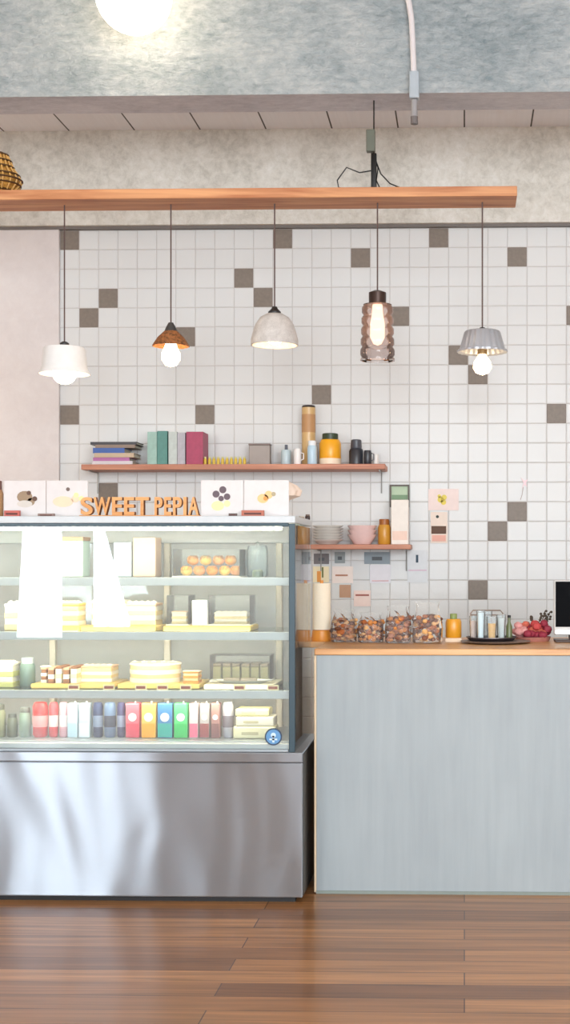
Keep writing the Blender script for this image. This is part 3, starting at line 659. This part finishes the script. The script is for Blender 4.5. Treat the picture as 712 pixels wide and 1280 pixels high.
for u0, u1, c, lb in ((6, 25, (186, 90, 80), 'small red name block before the leftmost photo card'), (48, 68, (140, 116, 108), 'small brown name block between the two left photo cards'), (286, 296, (92, 74, 70), 'tiny dark name block before the dark berry card'), (302, 330, (176, 98, 76), 'small russet name block before the golden pastry card')):
    x0, x1 = X(u0, 4.855), X(u1, 4.855); hh = .022 if c[0] > 170 else .011
    t = thing('name_block', lb, 'block', ((x0 + x1) / 2, 4.855, ztp1), 'name blocks on the display case')
    wd = x1 - x0
    B().prism([(-wd / 2, 0), (wd / 2, 0), (wd / 2, hh), (-wd / 2, hh)], -.008, .008).obj('body', mat('block_%d_%d_%d' % c, c, .5), t)
    B().box(-wd * .38, wd * .38, -.009, -.0082, hh * .3, hh * .6).obj('inscription', mat('block_mark', (92, 48, 42), .6), t)
# wooden letters
lw_m = wood('orange_letter_wood', (206, 140, 78), (230, 172, 112), .55)
YL = 4.90
ls = thing('letter_sign', 'row of cut out wooden letters reading SWEET PEPIA on the display case', 'sign', (X(176, YL), YL, ztp1))
B().box(X(101, YL) - ls.location.x, X(251, YL) - ls.location.x, -.022, .022, 0, .006, .002).obj('base', lw_m, ls)
lw2 = mat('letter_side_wood', (150, 92, 48), .6)
def letter(ch, u0, u1, v0=621.5):
    cu = bpy.data.curves.new('letter', 'FONT'); cu.body = ch; cu.extrude = .5; cu.size = 1; cu.bevel_depth = 0; cu.offset = .022
    to = bpy.data.objects.new('tmp', cu); COL.objects.link(to)
    dg = bpy.context.evaluated_depsgraph_get(); me = bpy.data.meshes.new_from_object(to.evaluated_get(dg))
    bpy.data.objects.remove(to); bpy.data.curves.remove(cu)
    xs_ = [v.co.x for v in me.vertices]; ys_ = [v.co.y for v in me.vertices]
    x0, x1 = X(u0, YL) - ls.location.x, X(u1, YL) - ls.location.x; h = Z(v0, YL, 180) - ztp1 - .0065
    for v in me.vertices:
        fx = (v.co.x - min(xs_)) / (max(xs_) - min(xs_)) if max(xs_) > min(xs_) else .5; fz = (v.co.y - min(ys_)) / (max(ys_) - min(ys_))
        v.co = Vector((x0 + fx * (x1 - x0), -v.co.z * .028, .0065 + fz * h))
    me.name = 'letter'; me.materials.append(lw_m); me.materials.append(lw2)
    bm = bmesh.new(); bm.from_mesh(me); bmesh.ops.recalc_face_normals(bm, faces=bm.faces[:])
    for f in bm.faces: f.material_index = 0 if abs(f.normal.y) > .7 else 1
    bm.to_mesh(me); bm.free()
    o = bpy.data.objects.new('letter', me); COL.objects.link(o); o.parent = ls; o['label'] = 'wooden letter ' + ch
for ch, u0, u1 in (('S', 102, 117), ('W', 118, 139), ('E', 141, 154), ('E', 156, 169), ('T', 170, 187), ('P', 194, 204), ('E', 206, 215), ('P', 217, 228), ('I', 230, 234), ('A', 236, 249)): letter(ch, u0, u1)
# ruffled paper flower behind the right card, small jars
p = P(350, 640, 5.10)
t = thing('paper_flower', 'large pale peach ruffled paper flower behind the golden pastry card', 'decoration', (p.x, 5.10, ztp1))
k = 5.1 / FPX
B().lathe([(0, 0), (9 * k, 0), (9 * k, .012), (4 * k, .02), (4 * k, .05), (12 * k, .07), (24 * k, .085), (26 * k, .105), (20 * k, .125), (10 * k, .14), (0, .142)], 64, flute=9, fa=.07).obj('petals', mat('peach_paper', (242, 222, 206), .7, 0, .06, 12), t)
jar('spice_pot', 'small dark pot on the back right corner of the display case', 'pot', 381, 387.5, 643, 5.26, ztp1, (60, 44, 40), (110, 92, 80), .3)
jar('spice_pot', 'small tan pot beside the dark one at the case back corner', 'pot', 372.5, 380.5, 645, 5.26, ztp1, (176, 158, 140), (206, 196, 186), .25)
jar('cork_jar', 'brown jar standing on the display case at the left picture edge', 'jar', -14, 4, 601, 4.93, ztp1, (176, 132, 92), (110, 72, 66), .25)
print('layout', pitch, ztop, ZC, ZB, kz, ztp1, SH, deckz, UZ, LZ)


# ------------------------------------------------------------------ inside the display case
deckz += .0008
gold_m = mat('gold_board', (240, 206, 112), .35, .1); boardw_m = mat('white_board', (240, 234, 222), .5)
sponge_m = mat('cream_sponge', (240, 214, 160), .8, 0, .12, 80, .3, 90); choc_m = mat('brown_sponge', (150, 98, 62), .8, 0, .15, 80, .3, 90)
icing_m = mat('cream_icing', (250, 240, 222), .5, 0, .03, 20, .2, 30); peach_m = mat('peach_glaze', (238, 190, 150), .35); orange_m = mat('orange_glaze', (226, 150, 60), .3, 0, .2, 50)
olive_m = mat('matcha_sponge', (150, 140, 92), .8, 0, .2, 70, .3, 90); yelp_m = mat('yellow_pastry', (240, 200, 96), .5, 0, .15, 60); peachp_m = mat('orange_pastry', (232, 160, 96), .5, 0, .15, 60); clear_m = glass('clear_plastic', (250, 251, 251), 1.2, .03, .04); red_m = mat('red_print', (186, 84, 62), .5)
def ctr(u0, u1, Y): return (X(u0, Y) + X(u1, Y)) / 2, X(u1, Y) - X(u0, Y)
def gold_board(u0, u1, Y, z, label, d=.2, th=.018, m=None):
    cx, wd = ctr(u0, u1, Y)
    return tag(B().box(-wd / 2, wd / 2, -d / 2, d / 2, 0, th, .004).obj('cake_board', m or gold_m, None, (cx, Y, z)), label, 'cake board', 'cake boards in the display case'), z + th + .0006
def layer_cake(u0, u1, vt, Y, z, label, mats, d=.16, round_=False):
    "alternating layers, icing on top"
    cx, wd = ctr(u0, u1, Y); h = Z(vt, Y, (u0 + u1) / 2) - z; r = wd / 2
    t = thing('cake', label, 'cake', (cx, Y, z), 'cakes in the display case'); n = 4
    b = B()
    for k in range(n):
        z0, z1 = h * .82 * k / n, h * .82 * (k + 1) / n
        if round_: b.lathe([(0, z0), (r - .002 * (k % 2), z0), (r - .002 * (k % 2), z1), (0, z1)], 36, mi=k % 2)
        else: b.box(-r + .002 * (k % 2), r - .002 * (k % 2), -d / 2, d / 2, z0, z1, .002, mi=k % 2)
    b.obj('sponge', mats[:2], t)
    b = B(); z0 = h * .82
    if round_:
        b.lathe([(0, z0 + .0004), (r, z0 + .0004), (r + .002, z0 + h * .05), (r * .97, h * .93), (0, h * .94)], 36)
    else: b.box(-r - .001, r + .001, -d / 2 - .001, d / 2 + .001, z0 + .0004, h * .94, .004)
    b.obj('icing', mats[2], t)
    for k in range(5):
        x = -r * .75 + k * r * 1.5 / 4
        B().lathe([(0, h * .94), (.011, h * .94), (.013, h * .97), (.008, h * 1.02), (0, h * 1.06)], 12, (x, -d * .22 if not round_ else -r * .3, 0), flute=6, fa=.1).obj('cream_swirl', mats[3], t)
    return t
def clear_box(u0, u1, vt, Y, z, label, d=.16, m=None, lid=None):
    cx, wd = ctr(u0, u1, Y); h = Z(vt, Y, (u0 + u1) / 2) - z
    t = thing('clear_box', label, 'box', (cx, Y, z), 'clear boxes in the display case')
    a, c, e = wd / 2, d / 2, .0015
    B().box(-a, a, -c, -c + e, .004, h).box(-a, a, c - e, c, .004, h).box(-a, -a + e, -c + e, c - e, .004, h).box(a - e, a, -c + e, c - e, .004, h).box(-a, a, -c, c, h, h + e).obj('cover', m or clear_m, t)
    B().box(-a - .003, a + .003, -c - .003, c + .003, 0, .0038).obj('base', lid or boardw_m, t)
    return t, cx, wd, h
def tag_price(u, Y, z, label, w=.042):
    t = thing('price_tag', label, 'price tag', (X(u, Y), Y, z), 'price tags along the lowest glass shelf')
    B().prism([(-w / 2, 0), (w / 2, 0), (w / 2, .02), (-w / 2, .02)], -.0012, .0012).obj('card', mat('tag_cream', (246, 228, 176), .6), t)
    B().box(-w * .4, w * .4, -.0022, -.0014, .004, .014).obj('print', mat('tag_print', (150, 70, 52), .6), t)
def pastry(u, Y, z, r, label, grp, m, rz=0):
    t = thing('pastry', label, 'pastry', (X(u, Y), Y, z), grp, rz)
    b = B().ball((0, 0, r * 1.0), (r * 1.22, r * 1.5, r * 1.0), 18, 10, jit=.02); b.obj('crust', m, t)
    b = B()
    for k in (-1, 0, 1): b.tube([(k * r * .6 - .003, -r * 1.42, r * 1.1), (k * r * .6 - .002, -r * 1.1, r * 1.55), (k * r * .6, 0, r * 1.9), (k * r * .6 + .003, r * 1.0, r * 1.6)], .0035, 5)
    b.obj('glaze', orange_m, t)
# --- top shelf
z = SH[0]
t, cx, wd, h = clear_box(222, 304, 687, 5.06, z, 'clear box of orange pastries on the top glass shelf')
k = 0
for row, (zz, us) in enumerate(((z + .0044, (233, 249, 265, 281, 295)), (z + .0044 + .039, (241, 257, 273, 288)))):
    for u in us:
        pastry(u, 5.06, zz, .0185 if row == 0 else .0185, 'golden pastry, %s from the left in the %s row of the clear box' % (ORD[us.index(u)], ('bottom', 'top')[row]), 'golden pastries in the clear box', (yelp_m, peachp_m, orange_m)[k % 3]); k += 1
t, r, h = jar('bell_jar', 'tall pale glass bell jar right of the orange pastries', 'jar', 308, 335, 682, 5.12, z, (0, 0, 0), (0, 0, 0), 0, body_m=glass('blue_glass', (234, 244, 246), 1.2, 0, .15))
B().lathe([(0, h), (.006, h), (.009, h + .008), (0, h + .016)], 14).obj('knob', clear_m, t)
jar('dark_pot', 'small dark green pot in front of the glass bell jar', 'pot', 315, 329, 712, 4.97, z, (92, 106, 96), (120, 130, 116), .2)
boxy('cake_carton', 'tall peach carton left of the pastries on the top shelf', 'carton', 170, 198, 672, 5.12, z, (240, 206, 178), .1)
boxy('cake_carton', 'pale blue carton beside the tall peach one', 'carton', 146, 168, 678, 5.12, z, (214, 226, 236), .1)
t, wd, h = boxy('cake_carton', 'mint carton with brown lid at the left of the top shelf', 'carton', 78, 108, 676, 5.08, z, (206, 226, 218), .1)
B().box(-wd / 2 - .002, wd / 2 + .002, -.052, .052, h, h + .014, .002).obj('lid', mat('carton_brown', (190, 146, 112), .5), t)
layer_cake(36, 72, 690, 5.08, z, 'cream layer cake at the far left of the top shelf', (sponge_m, icing_m, icing_m, peach_m), .12)
# --- middle shelf
z = SH[1]
o, zb = gold_board(65, 106, 4.98, z, 'left gold board on the middle glass shelf', .16)
o, zb = gold_board(110, 202, 5.02, z, 'centre gold board on the middle glass shelf', .2)
o, zb = gold_board(211, 318, 5.02, z, 'right gold board on the middle glass shelf', .2)
layer_cake(78, 103, 752, 5.0, zb, 'small cake with yellow glaze on the left gold board', (icing_m, sponge_m, mat('yellow_glaze', (238, 214, 110), .4), icing_m), .1)
layer_cake(120, 158, 748, 5.05, zb, 'white iced cake on the centre gold board', (icing_m, sponge_m, icing_m, icing_m), .12)
layer_cake(160, 199, 752, 5.05, zb, 'peach topped cake on the centre gold board', (sponge_m, icing_m, peach_m, icing_m), .12)
t, cx, wd, h = clear_box(213, 240, 744, 5.05, zb, 'clear box at the left of the right gold board', .13)
boxy('cake_carton', 'white carton between the clear boxes on the right gold board', 'carton', 243, 262, 750, 5.02, zb, (238, 236, 238), .1)
t, cx2, wd2, h2 = clear_box(265, 316, 744, 5.05, zb, 'wide clear box at the right of the right gold board', .14)
layer_cake(217, 236, 764, 5.05, zb + .004, 'small cream cake inside the left clear box of the middle shelf', (sponge_m, icing_m, icing_m, peach_m), .08)
layer_cake(270, 311, 764, 5.05, zb + .004, 'long cream cake inside the wide clear box of the middle shelf', (sponge_m, icing_m, icing_m, icing_m), .09)
layer_cake(12, 50, 752, 5.05, z, 'cream cake at the far left of the middle shelf', (sponge_m, icing_m, icing_m, icing_m), .12)
# --- low shelf
z = SH[2]
o, zb = gold_board(50, 152, 5.04, z, 'left gold board on the lowest glass shelf', .22)
o, zb = gold_board(156, 256, 5.04, z, 'centre gold board on the lowest glass shelf', .22)
o, zb2 = gold_board(262, 348, 5.04, z, 'pale board under the dark cakes on the lowest glass shelf', .24, .018, mat('pale_board', (244, 232, 204), .5))
for i in range(5):
    u0 = 56 + i * 9.2
    layer_cake(u0, u0 + 7.4, 832, 5.0, zb, 'narrow cream cake slice, %s from the left on the left gold board' % ORD[i], (icing_m, choc_m, peach_m, icing_m), .1) if i in (0,) else None
def slice_(u0, u1, vt, label, mt):
    cx, wd = ctr(u0, u1, 5.0); h = Z(vt, 5.0, u0) - zb
    t = thing('cake_slice', label, 'cake slice', (cx, 5.0, zb), 'cake slices on the left gold board')
    b = B()
    for k in range(3): b.box(-wd / 2, wd / 2, -.06, .05, h * .85 * k / 3, h * .85 * (k + 1) / 3, .001, mi=k % 2)
    b.obj('sponge', mt[:2], t)
    B().box(-wd / 2, wd / 2, -.061, .051, h * .851, h, .002).obj('icing', mt[2], t)
for i in range(4):
    u0 = 66 + i * 9.4; slice_(u0, u0 + 7.2, 833 - 1.5 * (i % 2), 'upright cake slice, %s from the left on the left gold board' % ORD[i], ((choc_m, icing_m, peach_m), (icing_m, sponge_m, choc_m))[i % 2])
layer_cake(106, 144, 830, 5.05, zb, 'boxy cream cake with peach top on the left gold board', (icing_m, sponge_m, peach_m, icing_m), .11)
layer_cake(163, 226, 826, 5.05, zb, 'large round cream cake on the centre gold board', (icing_m, sponge_m, icing_m, icing_m), .15, True)
layer_cake(231, 250, 838, 4.99, zb, 'small orange cake at the right of the centre gold board', (orange_m, sponge_m, orange_m, icing_m), .07)
t, cx, wd, h = clear_box(266, 340, 818, 5.10, zb2, 'clear box of dark cake bars on the lowest glass shelf', .12)
for i in range(6):
    u0 = 269 + i * 11.7; cx, wd = ctr(u0, u0 + 10, 5.10)
    t = thing('cake_bar', 'olive brown cake bar, %s from the left in the clear box' % ORD[i], 'cake bar', (cx, 5.10, zb2 + .0042), 'dark cake bars in the clear box')
    B().box(-wd / 2, wd / 2, -.05, .05, 0, .05, .004).obj('sponge', olive_m, t); B().box(-wd / 2, wd / 2, -.05, .05, .0504, .062, .003).obj('icing', mat('brown_icing', (126, 106, 74), .4), t)
t = thing('serving_plate', 'white oblong plate in front of the dark cake bars', 'plate', (X(303, 4.98), 4.98, zb2), None)
B().lathe([(0, 0), (.07, 0), (.115, .012), (.12, .012), (.075, .004), (0, .004)], 36).rot(Matrix.Diagonal((1, .38, 1, 1))).obj('dish', white_m, t)
for i, u in enumerate((290, 311)):
    tag(B().box(-.03, .03, -.014, .014, 0, .014, .004).obj('biscuit', mat('grey_biscuit', (150, 138, 120), .7), None, (X(u, 4.98), 4.98, zb2 + .0045)), '%s flat grey biscuit on the white oblong plate' % ('left', 'right')[i], 'biscuit', 'biscuits on the oblong plate')
layer_cake(2, 22, 826, 5.02, z, 'yellow green cake at the left picture edge on the lowest shelf', (mat('lime_sponge', (206, 204, 128), .7), icing_m, icing_m, icing_m), .1)
jar('dark_jar', 'dark green jar left of the slices on the lowest glass shelf', 'jar', 25, 44, 822, 5.02, z, (118, 140, 132), (186, 198, 200), .2)
for u, lb in ((92, 'under the upright slices'), (136, 'under the boxy cream cake'), (176, 'left before the round cake'), (203, 'right before the round cake'), (232, 'before the small orange cake'), (299, 'before the oblong plate'), (341, 'at the right end of the lowest shelf')):
    tag_price(u, 4.893, z, 'small cream price tag with red print ' + lb)
# --- drinks on the deck
DY = 4.955
def can(u0, u1, c, c2, label):
    cx, wd = ctr(u0, u1, DY); r = wd / 2 - .0008; h = Z(878, DY, u0) - deckz
    t = thing('drink_can', label, 'drink can', (cx, DY, deckz), 'drinks lined up on the case floor')
    B().lathe([(0, .0), (r * .8, 0), (r, .008), (r, h * .9), (r * .8, h * .98), (r * .8, h), (r * .72, h - .003), (0, h - .003)], 24).obj('body', mat('can_%d_%d_%d' % c, c, .3, .15), t)
    B().lathe([(r * 1.01, h * .3), (r * 1.015, h * .31), (r * 1.015, h * .62), (r * 1.01, h * .63)], 24).obj('label_band', mat('can_%d_%d_%d' % c2, c2, .4), t)
def drink_carton(u0, u1, c, c2, label, blob=None):
    cx, wd = ctr(u0, u1, DY); a = wd / 2 - .001; h = Z(878.5, DY, u0) - deckz
    t = thing('drink_carton', label, 'drink carton', (cx, DY, deckz), 'drinks lined up on the case floor')
    B().box(-a, a, -.022, .022, 0, h, .003).obj('body', mat('can_%d_%d_%d' % c, c, .3), t)
    B().box(-a + .001, a - .001, -.0232, -.0222, .003, h * .42).obj('lower_print', mat('can_%d_%d_%d' % c2, c2, .4), t)
    B().disc(0, h * .6, a * .6, -.0236, -.0222, 18).obj('round_print', mat('can_pale', (226, 232, 236), .4), t)
    B().tube([(a * .3, -.006, h), (a * .3, -.006, h + .006)], .003, 8).obj('spout', white_m, t)
can(41, 60, (206, 48, 48), (226, 150, 150), 'red drink can at the left of the row of drinks')
can(61, 73, (214, 70, 76), (240, 206, 206), 'slim red and pink can beside the red one')
can(74, 85, (222, 170, 180), (236, 220, 224), 'slim pink can left of the pale blue ones')
drink_carton(86, 99, (206, 222, 232), (180, 206, 222), 'pale blue carton right of the slim pink can')
drink_carton(100, 114, (196, 216, 228), (222, 232, 238), 'light ice blue carton left of the dark navy cans')
can(116, 129, (44, 54, 88), (118, 130, 156), 'navy blue can with grey band')
can(130, 145, (88, 108, 138), (36, 40, 62), 'slate blue can between the navy cans')
can(146, 157, (58, 54, 92), (126, 134, 160), 'dark violet can left of the red carton')
drink_carton(158.5, 176, (226, 100, 116), (204, 58, 82), 'red pink carton left of the orange carton')
drink_carton(178, 196.5, (242, 184, 92), (238, 160, 42), 'orange carton among the drinks')
drink_carton(198, 217, (62, 120, 176), (36, 158, 150), 'blue and teal carton left of the green one')
drink_carton(218.5, 236, (82, 204, 120), (40, 178, 92), 'bright green carton among the drinks')
drink_carton(237.5, 249, (232, 206, 206), (222, 110, 140), 'white and pink narrow carton beside the green one')
drink_carton(250.5, 263, (186, 176, 176), (150, 76, 78), 'grey carton with brick red lower half')
drink_carton(264.5, 276, (178, 130, 124), (128, 84, 84), 'brown rose narrow carton')
can(278, 292, (184, 182, 192), (120, 112, 122), 'silver grey can at the right of the drinks row')
yb = mat('pale_yellow_pack', (240, 228, 178), .5)
z = deckz
for i, (u0, u1, h, c, lb) in enumerate(((294, 346, .045, (240, 230, 190), 'bottom'), (297, 344, .036, (236, 226, 206), 'second'), (296, 338, .028, (242, 232, 172), 'topmost'))):
    cx, wd = ctr(u0, u1, 4.97)
    t = thing('snack_pack', 'pale yellow flat pack, %s of the pile behind the blue sticker' % lb, 'pack', (cx, 4.97 + .004 * i, z), 'pale flat packs on the case floor')
    B().box(-wd / 2, wd / 2, -.05, .05, 0, h - .001, .006).obj('body', mat('pack_%d_%d_%d' % c, c, .5, 0, .1, 40), t)
    B().box(-wd * .3, wd * .1, -.0512, -.0502, h * .3, h * .55).obj('print', mat('pack_print', (196, 186, 150), .5), t); z += h
for i, (u0, u1, vt, c, lb) in enumerate(((-12, 7, 880, (136, 138, 112), 'olive grey jar at the left picture edge on the case floor'), (9, 22, 892, (104, 108, 92), 'short dark olive jar left of the red can'), (24, 39, 884, (126, 144, 128), 'grey green jar beside the red can'))):
    jar('dark_jar', lb, 'jar', u0, u1, vt, DY, deckz, c, (84, 88, 82), .18)


# ------------------------------------------------------------------ on the worktop
# paper roll on an orange holder
Y = 5.42; cx, wd = ctr(390.5, 413, Y); zt = Z(729, Y, 400); r = wd / 2
t = thing('paper_towel_roll', 'cream paper towel roll on an orange wooden holder beside the display case', 'paper roll', (cx, Y, kz))
h1 = Z(787, Y, 400) - kz
B().lathe([(0, 0), (r * 1.1, 0), (r * 1.15, .006), (r * 1.05, h1 - .004), (r * .9, h1), (0, h1)], 28).obj('holder', mat('orange_holder', (226, 146, 58), .4, 0, .15, 20), t)
B().lathe([(.012, h1 + .0005), (r, h1 + .0005), (r, zt - kz), (.018, zt - kz), (.012, zt - kz - .004)], 32).obj('paper_roll', mat('paper_towel', (244, 230, 206), .85, 0, .03, 60, .15, 120), t)
B().tube([(0, 0, h1), (0, 0, zt - kz + .012)], .007, 10).obj('spindle', mat('orange_holder', (226, 146, 58)), t)
# clear bags of brown biscuits
bagm = glass('crinkled_bag', (250, 250, 249), 1.25, .12, .08, vary=2)
def bag(u0, u1, vt, Y, label, cols):
    cx, wd = ctr(u0, u1, Y); h = Z(vt, Y, (u0 + u1) / 2) - kz; a = wd / 2; d = .055
    t = thing('biscuit_bag', label, 'bag', (cx, Y, kz), 'clear bags of biscuits on the worktop')
    b = B(); n = 22; L = [(.0, .86), (.03, .98), (.35, 1.0), (.6, .93), (.74, .8), (.86, .72), (1, .82)]
    rings = []
    for zz, k in L:
        ring = []
        for i in range(n):
            an = 2 * PI * i / n; fl = 1 if zz < .7 else max(.15, 1 - (zz - .6) * 2.3)
            j = 1 + random.uniform(-.07, .07) * (0.4 if zz < .1 else 1)
            cs, sn = math.cos(an), math.sin(an)
            sq = 1 / max(abs(cs), abs(sn)) ** .6
            ring.append(b.bm.verts.new((a * k * cs * sq * j * .98, d * k * fl * sn * sq * j * .9, zz * h + .001 + random.uniform(-.004, .004) * (zz > .1) )))
        rings.append(ring)
    for A, D in zip(rings, rings[1:]):
        for i in range(n): b.bm.faces.new((A[i], A[(i + 1) % n], D[(i + 1) % n], D[i]))
    b.bm.faces.new(rings[0][::-1])
    b.obj('clear_wrap', bagm, t)
    b = B()
    for _ in range(130):
        an = random.uniform(0, 2 * PI); q_ = math.sqrt(random.random()) * .9
        zz = .012 + random.random() ** 1.1 * h * .6; s = random.uniform(.007, .013)
        x, y = a * q_ * math.cos(an), d * q_ * math.sin(an)
        b.ball((x, y, zz), (s, s * random.uniform(.6, 1), s * random.uniform(.6, .9)), 7, 5, mi=random.randrange(4), jit=.15)
    o = b.obj('biscuit_pieces', cols, t); o['kind'] = 'stuff'
bm_ = [mat('biscuit_%d' % i, c, .7, 0, .2, 60) for i, c in enumerate(((168, 92, 40), (210, 136, 70), (104, 54, 26), (224, 170, 110), (184, 116, 84), (134, 84, 62)))]
bag(413, 446, 762, 5.36, 'clear bag of brown biscuits, leftmost beside the paper roll', bm_[:4])
bag(446.5, 480, 766, 5.34, 'clear bag of brown biscuits, second from the paper roll', bm_[:4])
bag(480.5, 514, 757, 5.30, 'clear bag of darker nutty biscuits, third from the paper roll', [bm_[4], bm_[5], bm_[1], bm_[2]])
bag(514.5, 553, 753, 5.30, 'tallest clear bag of biscuits, rightmost of the four', [bm_[0], bm_[2], bm_[3], bm_[5]])
# amber jar on a white box
Y = 5.36
t, wd, h = boxy('small_box', 'small cream box under the amber jar on the worktop', 'box', 556, 577, 797, Y, kz, (232, 208, 180), .06)
jar('honey_jar', 'amber jar with green knob lid on the small cream box', 'jar', 556.5, 576.5, 767, Y, kz + h, (222, 152, 40), (126, 140, 78), .22, lidw=.45)
# tray with glasses
Y = 5.30
t = thing('tray', 'dark round tray holding glasses on the worktop', 'tray', (X(614, Y), Y, kz + .0105))
B().lathe([(0, 0), (.085, 0), (.098, .012), (.1, .012), (.088, .002), (0, .002)], 40).obj('dish', mat('dark_tray', (52, 44, 50), .35), t)
B().lathe([(.099, .0122), (.1005, .0122), (.1005, .015), (.099, .015)], 40).obj('rim', mat('tray_rim', (96, 88, 90), .3, .5), t)
tag(B().lathe([(0, 0), (.09, 0), (.135, .006), (.138, .009), (.1, .0098), (0, .0098)], 40).obj('serving_board', mat('grey_serving_board', (124, 108, 98), .5), None, (X(619, Y), Y, kz)), 'thin grey brown round board under the dark tray', 'board')
TZ = kz + .0128
gls = glass('tumbler_glass', (246, 250, 251), 1.2, .02, .12)
def tumbler(u0, u1, vt, Y, label, fill, fm, name='tumbler', cat='glass'):
    cx, wd = ctr(u0, u1, Y); r = wd / 2; h = Z(vt, Y, u0) - TZ
    t = thing(name, label, cat, (cx, Y, TZ), 'glasses on the dark tray')
    B().lathe([(0, 0), (r * .8, 0), (r, h), (r - .0016, h), (r * .8 - .0016, .005), (0, .005)], 28).obj('glass_wall', gls, t)
    if fill: B().lathe([(0, .0055), (r * .8 - .003, .0055), (r * (.8 + .2 * fill) - .003, h * fill), (0, h * fill)], 24).obj('contents', fm, t)
    return t
tumbler(595, 606, 763, 5.262, 'tall pale blue white glass at the left of the tray', .92, mat('pale_blue_fill', (234, 245, 252), .4))
tumbler(607.5, 621, 771, 5.262, 'glass of orange juice on the tray', .72, mat('juice_fill', (248, 180, 62), .35))
tumbler(586, 597, 770, 5.318, 'pink tinted glass at the back left of the tray', .8, mat('pink_fill', (236, 196, 180), .4))
tumbler(620, 632, 768, 5.318, 'clear glass with white napkins at the back of the tray', .85, mat('napkin_fill', (240, 238, 234), .7))
tumbler(603, 615, 764, 5.352, 'clear empty glass furthest back on the tray', 0, None)
t = thing('small_bottle', 'small dark green bottle at the right of the tray', 'bottle', (X(636, 5.30), 5.30, TZ)); r = .012; h = Z(769, 5.3, 630) - TZ
B().lathe([(0, 0), (r, 0), (r, h * .55), (r * .45, h * .72), (r * .45, h * .9), (0, h * .9)], 18).obj('body', mat('bottle_green', (96, 104, 66), .3), t)
B().lathe([(0, h * .9), (r * .55, h * .9), (r * .55, h), (0, h)], 14).obj('cap', black_m, t)
t = thing('drying_rack', 'thin wire rack arch standing behind the dark tray', 'rack', (X(608, 5.46), 5.46, kz))
zh = Z(763, 5.46, 608) - kz
B().tube([(-.065, 0, 0), (-.065, 0, zh - .012), (-.055, 0, zh), (.055, 0, zh), (.065, 0, zh - .012), (.065, 0, 0)], .003, 6).tube([(-.065, -.001, zh * .85), (.065, -.001, zh * .85)], .0025, 6).box(-.075, .075, -.02, .02, 0, .006, .002).obj('wire', mat('grey_wire', (156, 138, 124), .4, .5), t)
# red dried flowers in a low basket
Y = 5.44; cx, wd = ctr(641, 690, Y); zt = Z(772, Y, 660) - kz
t = thing('flower_basket', 'low basket of red and pink dried flowers with dark twigs beside the screen', 'flower arrangement', (cx, Y, kz))
B().lathe([(0, 0), (.064, 0), (.072, .018), (.07, .018), (.062, .004), (0, .004)], 30, flute=15, fa=.02).obj('basket', mat('rose_basket', (178, 116, 104), .7, 0, .2, 60), t)
fm = [mat('flower_%d' % i, c, .7, 0, .2, 80) for i, c in enumerate(((186, 62, 62), (206, 104, 84), (146, 40, 60), (216, 150, 146)))]
k = 0
for i in range(34):
    an = i * 2.4; q_ = .072 * math.sqrt((i + .5) / 34)
    x, y = q_ * math.cos(an), q_ * .8 * math.sin(an); zz = .02 + (zt - .032) * (1 - (q_ / .11) ** 2) * random.uniform(0, 1)
    b = B().ball((x, y, zz), (.018, .016, .015), 10, 7, jit=.12); b.obj('flower_head', fm[3 if x < -.03 else random.randrange(3)], t)
tw = mat('dark_twig', (70, 58, 46), .7)
for k, (dx, dz) in enumerate(((.035, .07), (.058, .06), (.05, .085), (.07, .08), (.0, .055))):
    b = B().tube([(dx * .4, .01, .03), (dx * .8, .01, zt * .9), (dx, .012, zt * .6 + dz * .75)], .002, 5)
    for j in range(4): b.ball((dx + random.uniform(-.008, .008), .012, zt * .6 + dz * (.75 - .12 * j)), (.006, .004, .005), 7, 5)
    b.obj('twig', tw, t)
# point of sale screen at the right edge
Y = 5.35
t = thing('screen', 'black touch screen with pale grey bezel at the right picture edge', 'screen', (X(727, Y), Y, kz))
wd = X(762, Y) - X(692, Y); h0, h1 = Z(790, Y, 700) - kz, Z(725, Y, 700) - kz; a = wd / 2
B().box(-a, a, 0, .03, h0 - .012, h1, .005).obj('bezel', mat('pale_bezel', (196, 194, 192), .35), t)
B().box(-a + .006, a - .006, -.0015, .0005, h0 + .02, h1 - .006).obj('display', mat('screen_black', (10, 11, 14), .5, spec=.03), t)
B().box(-a + .004, a - .004, -.003, -.0002, h0 - .008, h0 + .008, .001).obj('chrome_strip', mat('chrome_strip', (188, 194, 190), .25, .7), t)
B().box(-a * .96, a * .96, -.02, .1, 0, .01, .003).box(-.05, .05, .02, .05, .009, h0 + .03, .004).obj('base', mat('dark_base', (62, 40, 30), .4), t)
